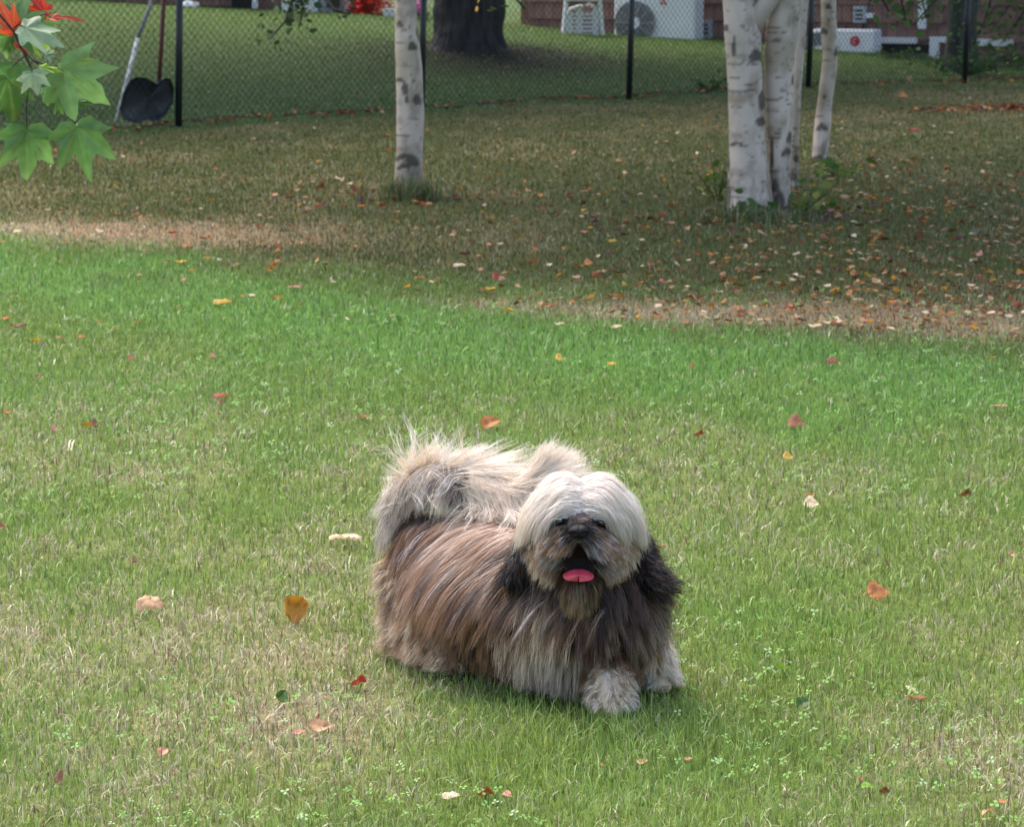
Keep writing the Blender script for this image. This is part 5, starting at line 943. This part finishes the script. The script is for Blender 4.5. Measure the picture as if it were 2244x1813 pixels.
# --- muzzle fan
P, N0 = roots(['muzzle'], 900, 51, lambda P: (P[:, 1] < 4.925) & (P[:, 2] < .351)); r = np.random.default_rng(52); q = P-NOSE; q[:, 1] *= .3; rad_ = np.linalg.norm(q[:, [0, 2]], axis=1); sx_ = np.sign(P[:, 0]-NOSE[0]+.003*r.normal(size=len(P)))
comb = q/(np.linalg.norm(q, axis=1)[:, None]+1e-9)*.55+sx_[:, None]*A_([1, 0, 0])*.85+A_([0, -.15, -.38])+N0*.30; ln = np.where(P[:, 2] > NOSE[2]-.004, .022, .038)*(.7+.5*r.random(len(P)))
PT, NR = grow(P, N0, comb, ln, .003+.009*r.random(len(P)), .10, 1, .2)
PT, NR, P, N0 = clear(PT, NR, P, N0); rad_ = np.linalg.norm((P-NOSE)[:, [0, 2]], axis=1)
COL = pick(P, [(['grey', 'silver', 'tan'], [0, .5, 1]), (['grey', 'tan', 'tan'], [0, .5, 1]), (['grey', 'grey', 'silver'], [0, .4, 1]), (['grey', 'brown', 'tan'], [0, .5, 1])], vn(P[:, 0]*90, P[:, 2]*90, 241), 53, .2)
nd = np.exp(-(rad_/.016)**2)[:, None, None]*.35; COL = COL*(1-nd)+CR['dark']*1.4*nd; cf = ((np.abs(P[:, 0]-.1205) < .030) & (P[:, 2] > .338))[:, None, None]; COL = np.where(cf, CR['grey']*1.3, COL)
ml = np.exp(-(((PT[:, :, 0:1]-MOU[0])/.042)**2+((PT[:, :, 2:3]-MOU[2]+.008)/.036)**2))*.85; COL = COL*(1-ml)+CR['dark']*ml
hair_obj('muzzle_hair', PT, NR, sock(COL, PT), 13, .0022, .5, 54, .0009, frizz=.0012)
# --- beard
P, N0 = roots(['jaw'], 420, 61, lambda P: (P[:, 2] < MOU[2]-.022) & (P[:, 1] < 4.93)); r = np.random.default_rng(62); comb = N0*.4+A_([0, -.1, -1.])+A_([1, 0, 0])*((P[:, 0]-.12)*12)[:, None]; PT, NR = grow(P, N0, comb, .046*(.7+.5*r.random(len(P))), .003+.006*r.random(len(P)), .25)
PT, NR, P, N0 = clear(PT, NR, P, N0)
COL = pick(P, [(['dark', 'brown', 'olive'], [0, .35, 1]), (['dark', 'brown', 'olive'], [0, .5, 1]), (['brown', 'olive', 'tan'], [0, .4, 1])], r.random(len(P)), 63); so_ = sstep(.016, .034, np.abs(P[:, 0]-.12))[:, None, None]*.7; COL = COL*(1-so_)+CR['dark']*so_
hair_obj('beard', PT, NR, COL, 18, .0035, .6, 64, .0008, frizz=.0015)
# --- ears
for key, sx in (('earL', -1), ('earR', 1)):
    P, N0 = roots([key], 460, 71+sx); r = np.random.default_rng(73+sx); base = A_([.068, 4.965, .345]) if sx < 0 else A_([.174, 4.965, .345]); tip = earLt if sx < 0 else earRt; f = np.clip((P-base)@(tip-base)/((tip-base)@(tip-base)), 0, 1)[:, None]
    dr_ = A_([-.15, 0, -1.]) if sx < 0 else A_([.45, 0, -.9])*1.0; comb = dr_*(1-f)+(A_([.1, 0, -1.]) if sx < 0 else A_([1.0, 0, -.25]))*f+N0*.15
    PT, NR = grow(P, N0, comb, (.044 if sx < 0 else .034)*(.7+.5*r.random(len(P))), .002+.007*r.random(len(P)), .10 if sx < 0 else .02, 1, .3)
    COL = pick(P, [(['dark', 'dark', 'black'], [0, .5, 1]), (['grey', 'dark', 'dark'], [0, .4, 1]), (['dark', 'black', 'brown'], [0, .5, 1]), (['dark', 'grey', 'dark'], [0, .5, 1])], r.random(len(P)), 75); top = (1-sstep(.0, .30, f))[:, :, None]*.75; COL = COL*(1-top)+CR['cream']*top
    hair_obj('ear', PT, NR, COL, 13, .0032, .5, 76+sx, .0011, frizz=.003)
# --- tail: plume carried over the back
TC = A_([D(908, 1150, 5.33), D(905, 1100, 5.33), D(922, 1055, 5.31), D(960, 1035, 5.29), D(1010, 1045, 5.25), D(1062, 1073, 5.21), D(1112, 1085, 5.18), D(1158, 1062, 5.17), D(1186, 1022, 5.17)])
mb = MB(); tq = np.linspace(0, 8, 40); TP = np.stack([np.interp(tq, np.arange(9), TC[:, k]) for k in range(3)], 1)
for _ in range(3): TP[1:-1] = (TP[:-2]+2*TP[1:-1]+TP[2:])/4
mb.tube(TP, np.linspace(.016, .005, 40), 10, lin((200, 176, 150))); tail = mb.build('tail', mat('tail_skin', vcol=True, rough=.8), dog, True)
r = np.random.default_rng(81); g = 2000; ti = np.where(r.random(g) < .45, r.random(g), .42+.5*r.random(g))*38.9; i0 = ti.astype(int); fr_ = (ti-i0)[:, None]; base = TP[i0]*(1-fr_)+TP[np.minimum(i0+1, 39)]*fr_; Tg = np.gradient(TP, axis=0); Tg /= np.linalg.norm(Tg, axis=1)[:, None]; Tg = Tg[i0]
nn_ = r.normal(size=(g, 3)); nn_ -= Tg*(nn_*Tg).sum(1)[:, None]; nn_ /= np.linalg.norm(nn_, axis=1)[:, None]; P = base+nn_*.010; f = ti/39
keyd = A_([[.1, -.25, -.9], [-.35, -.3, -.1], [-.05, -.1, .6], [.6, -.2, .42], [1.0, -.2, .05], [1.0, -.25, -.55], [1.0, -.2, -.45], [.9, -.1, .25], [.5, 0, .85]]); kd = np.stack([np.interp(f*8, np.arange(9), keyd[:, k]) for k in range(3)], 1)
L_ = np.interp(f, [0, .15, .35, .5, .8, 1], [.075, .075, .07, .16, .14, .042])*(.7+.5*r.random(g)); d = kd+nn_*.18; wf = (f < .55) & (r.random(g) < .5); d[wf] = A_([-.8, -.35, .45])+nn_[wf]*.25; w2 = (f > .42) & (f < .8) & (r.random(g) < .35); d[w2] = A_([.45, -.3, -.85])+nn_[w2]*.2; d /= np.linalg.norm(d, axis=1)[:, None]; PT = np.zeros((g, NS, 3)); PT[:, 0] = P; grv = np.where(wf, .26, np.interp(f, [0, .3, .6, 1], [.12, .0, .05, -.02])); L_ = np.where(wf, .095*(.6+.6*r.random(g)), L_); cur = P.copy()
curl = r.normal(size=(g, 3))*.03
for i in range(1, NS):
    d = d+A_([0, 0, -1.])*grv[:, None]+curl; d /= np.linalg.norm(d, axis=1)[:, None]; new = cur+d*(L_/(NS-1))[:, None]; s = sdf(new, False); gr = grad(new); new += gr*np.where(s < .03, .03-s, 0)[:, None]*.6; cur = new; PT[:, i] = cur
NR = np.repeat((nn_*.6+A_([0, -.8, .5]))[:, None], NS, 1)
COL = pick(P, [(['cream', 'cream', 'white'], [0, .5, 1]), (['pink', 'cream', 'cream'], [0, .5, 1]), (['cream', 'white', 'white'], [0, .5, 1])], r.random(g), 83); ud = (sstep(.2, -.8, nn_[:, 2])*.40)[:, None, None]; COL = COL*(1-ud)+CR['tan']*1.1*ud; lf = np.where(wf, .9*(r.random(g) < .8), (1-sstep(.10, .25, f))*(r.random(g) < .7))[:, None, None]; dk_ = pick(P, [(['grey', 'silver', 'cream'], [0, .4, 1]), (['dark', 'grey', 'dark'], [0, .5, 1]), (['tan', 'grey', 'silver'], [0, .5, 1]), (['brown', 'tan', 'cream'], [0, .5, 1])], vn(f*60, nn_[:, 0]*2, 251), 84); wh = (sstep(.3, .5, f)*.3)[:, None, None]; COL = COL*(1-wh)+CR['white']*wh; COL = COL*(1-lf)+dk_*lf
hair_obj('tail_hair', PT, NR, COL, 17, .0045, .5, 85, .0009, parent=tail, frizz=.003)
# flyaway wisps off the tail
g = 260; k = r.integers(g and 2000, size=g); P = PT[k, 5]; d = A_([-.2, 0, 1.])+r.normal(size=(g, 3))*.55; m_ = r.random(g) < .5; d[m_] = A_([1.1, 0, .15])+r.normal(size=(int(m_.sum()), 3))*.25; sel = (f[k] > .15) & (f[k] < .62); P, d, m_ = P[sel], d[sel], m_[sel]; g = len(P); W_ = np.zeros((g, NS, 3)); cur = P.copy(); cu = r.normal(size=(g, 3))*.11+A_([.05, 0, -.04])
for i in range(NS):
    W_[:, i] = cur; d /= np.linalg.norm(d, axis=1)[:, None]; d = d+cu; d /= np.linalg.norm(d, axis=1)[:, None]; cur = cur+d*(.11*(.6+.7*r.random((g, 1))))/(NS-1)
hair_obj('wisp', W_, np.repeat(A_([[0, -1., .3]])[None], NS, 1).repeat(g, 0).reshape(g, NS, 3), mixc(['cream', 'white'], [0, 1], g), 9, .0035, .5, 86, .0007, parent=tail, frizz=.006)
# --- eyes, nose, tongue
def ball(c, rad, name, m, par, sc=(1, 1, 1), nu=24, nv=16, fn=None):
    V = []; c = np.array(c)
    for i in range(nv+1):
        a = math.pi*i/nv
        for j in range(nu):
            b = 2*math.pi*j/nu; v = np.array([math.sin(a)*math.cos(b), math.sin(a)*math.sin(b), math.cos(a)])
            if fn: v = fn(v)
            V.append(c+rad*v*np.array(sc))
    idx = np.arange((nv+1)*nu).reshape(nv+1, nu); j2 = np.roll(idx, -1, 1); Q = np.stack([idx[:-1], idx[1:], j2[1:], j2[:-1]], -1).reshape(-1, 4)
    return link(name, mesh_arrays(name, np.array(V), Q, None, None, True), m, par)
eyem = mat('eye_dark', base=lin((30, 20, 18)), rough=.05, spec=.8, nscale=30, namp=.2); nosem = mat('nose_black', base=lin((17, 15, 18)), rough=.5, spec=.25, nscale=300, namp=.35, bump=.25, bscale=500)
for e in (EYL, EYR): ball(e+A_([0, .001, 0]), .0125, 'eye', eyem, dog, (1, 1, .9))
def nf(v):
    x, y, z = v; w = 1.05-.25*max(0, -z); n_ = 1.0
    for s in (-1, 1):
        dd = math.hypot((x-s*.52)/.30, (z+.12)/.30)
        if y < 0 and dd < 1: n_ -= .42*(1-dd**2)
    n_ -= .12*math.exp(-(x/.07)**2)*(y < 0)
    return np.array([x*w, y*n_, z*.78*n_+0*x])
ball(NOSE+A_([0, -.003, 0]), .0158, 'nose', nosem, dog, (1.15, .85, 1), 40, 28, nf)
# tongue: curved sheet with thickness and a centre groove
tc2 = D(1268, 1262, 4.85); V = []; nu, nv = 17, 17
for s in (0, 1):
    for i in range(nu):
        u = i/(nu-1)
        for j in range(nv):
            v = j/(nv-1)*2-1; wv = .0255*math.sqrt(max(0.0, 1-max(0, (u-.55)/.45)**5))*(1 if u < .55 else 1)+.001; yb = .040*(1-u)-.006*u; zz_ = .010*math.sin(min(1, u*1.1)*1.9)-.009*max(0, u-.55)/.45-.0105*v*v-.0012*math.exp(-(v/.3)**2)*(.1 < u < .9)+(.0 if s == 0 else -.006*(1-abs(v)**3)*(1-u**6))
            V.append(tc2+A_([v*wv, yb, zz_]))
A2 = nu*nv; idx = np.arange(A2).reshape(nu, nv); q = np.stack([idx[:-1, :-1], idx[:-1, 1:], idx[1:, 1:], idx[1:, :-1]], -1).reshape(-1, 4); Q = [q, q[:, ::-1]+A2]
bd_ = list(idx[0])+list(idx[1:, -1])+list(idx[-1, ::-1][1:])+list(idx[::-1, 0][1:-1]); bd_ = np.array(bd_); nb2 = np.roll(bd_, -1); Q.append(np.stack([nb2, bd_, bd_+A2, nb2+A2], 1))
link('tongue', mesh_arrays('tongue', np.array(V), np.concatenate(Q), None, None, True), mat('tongue_pink', base=lin((196, 66, 80)), rough=.35, spec=.5, nscale=90, namp=.12), dog)
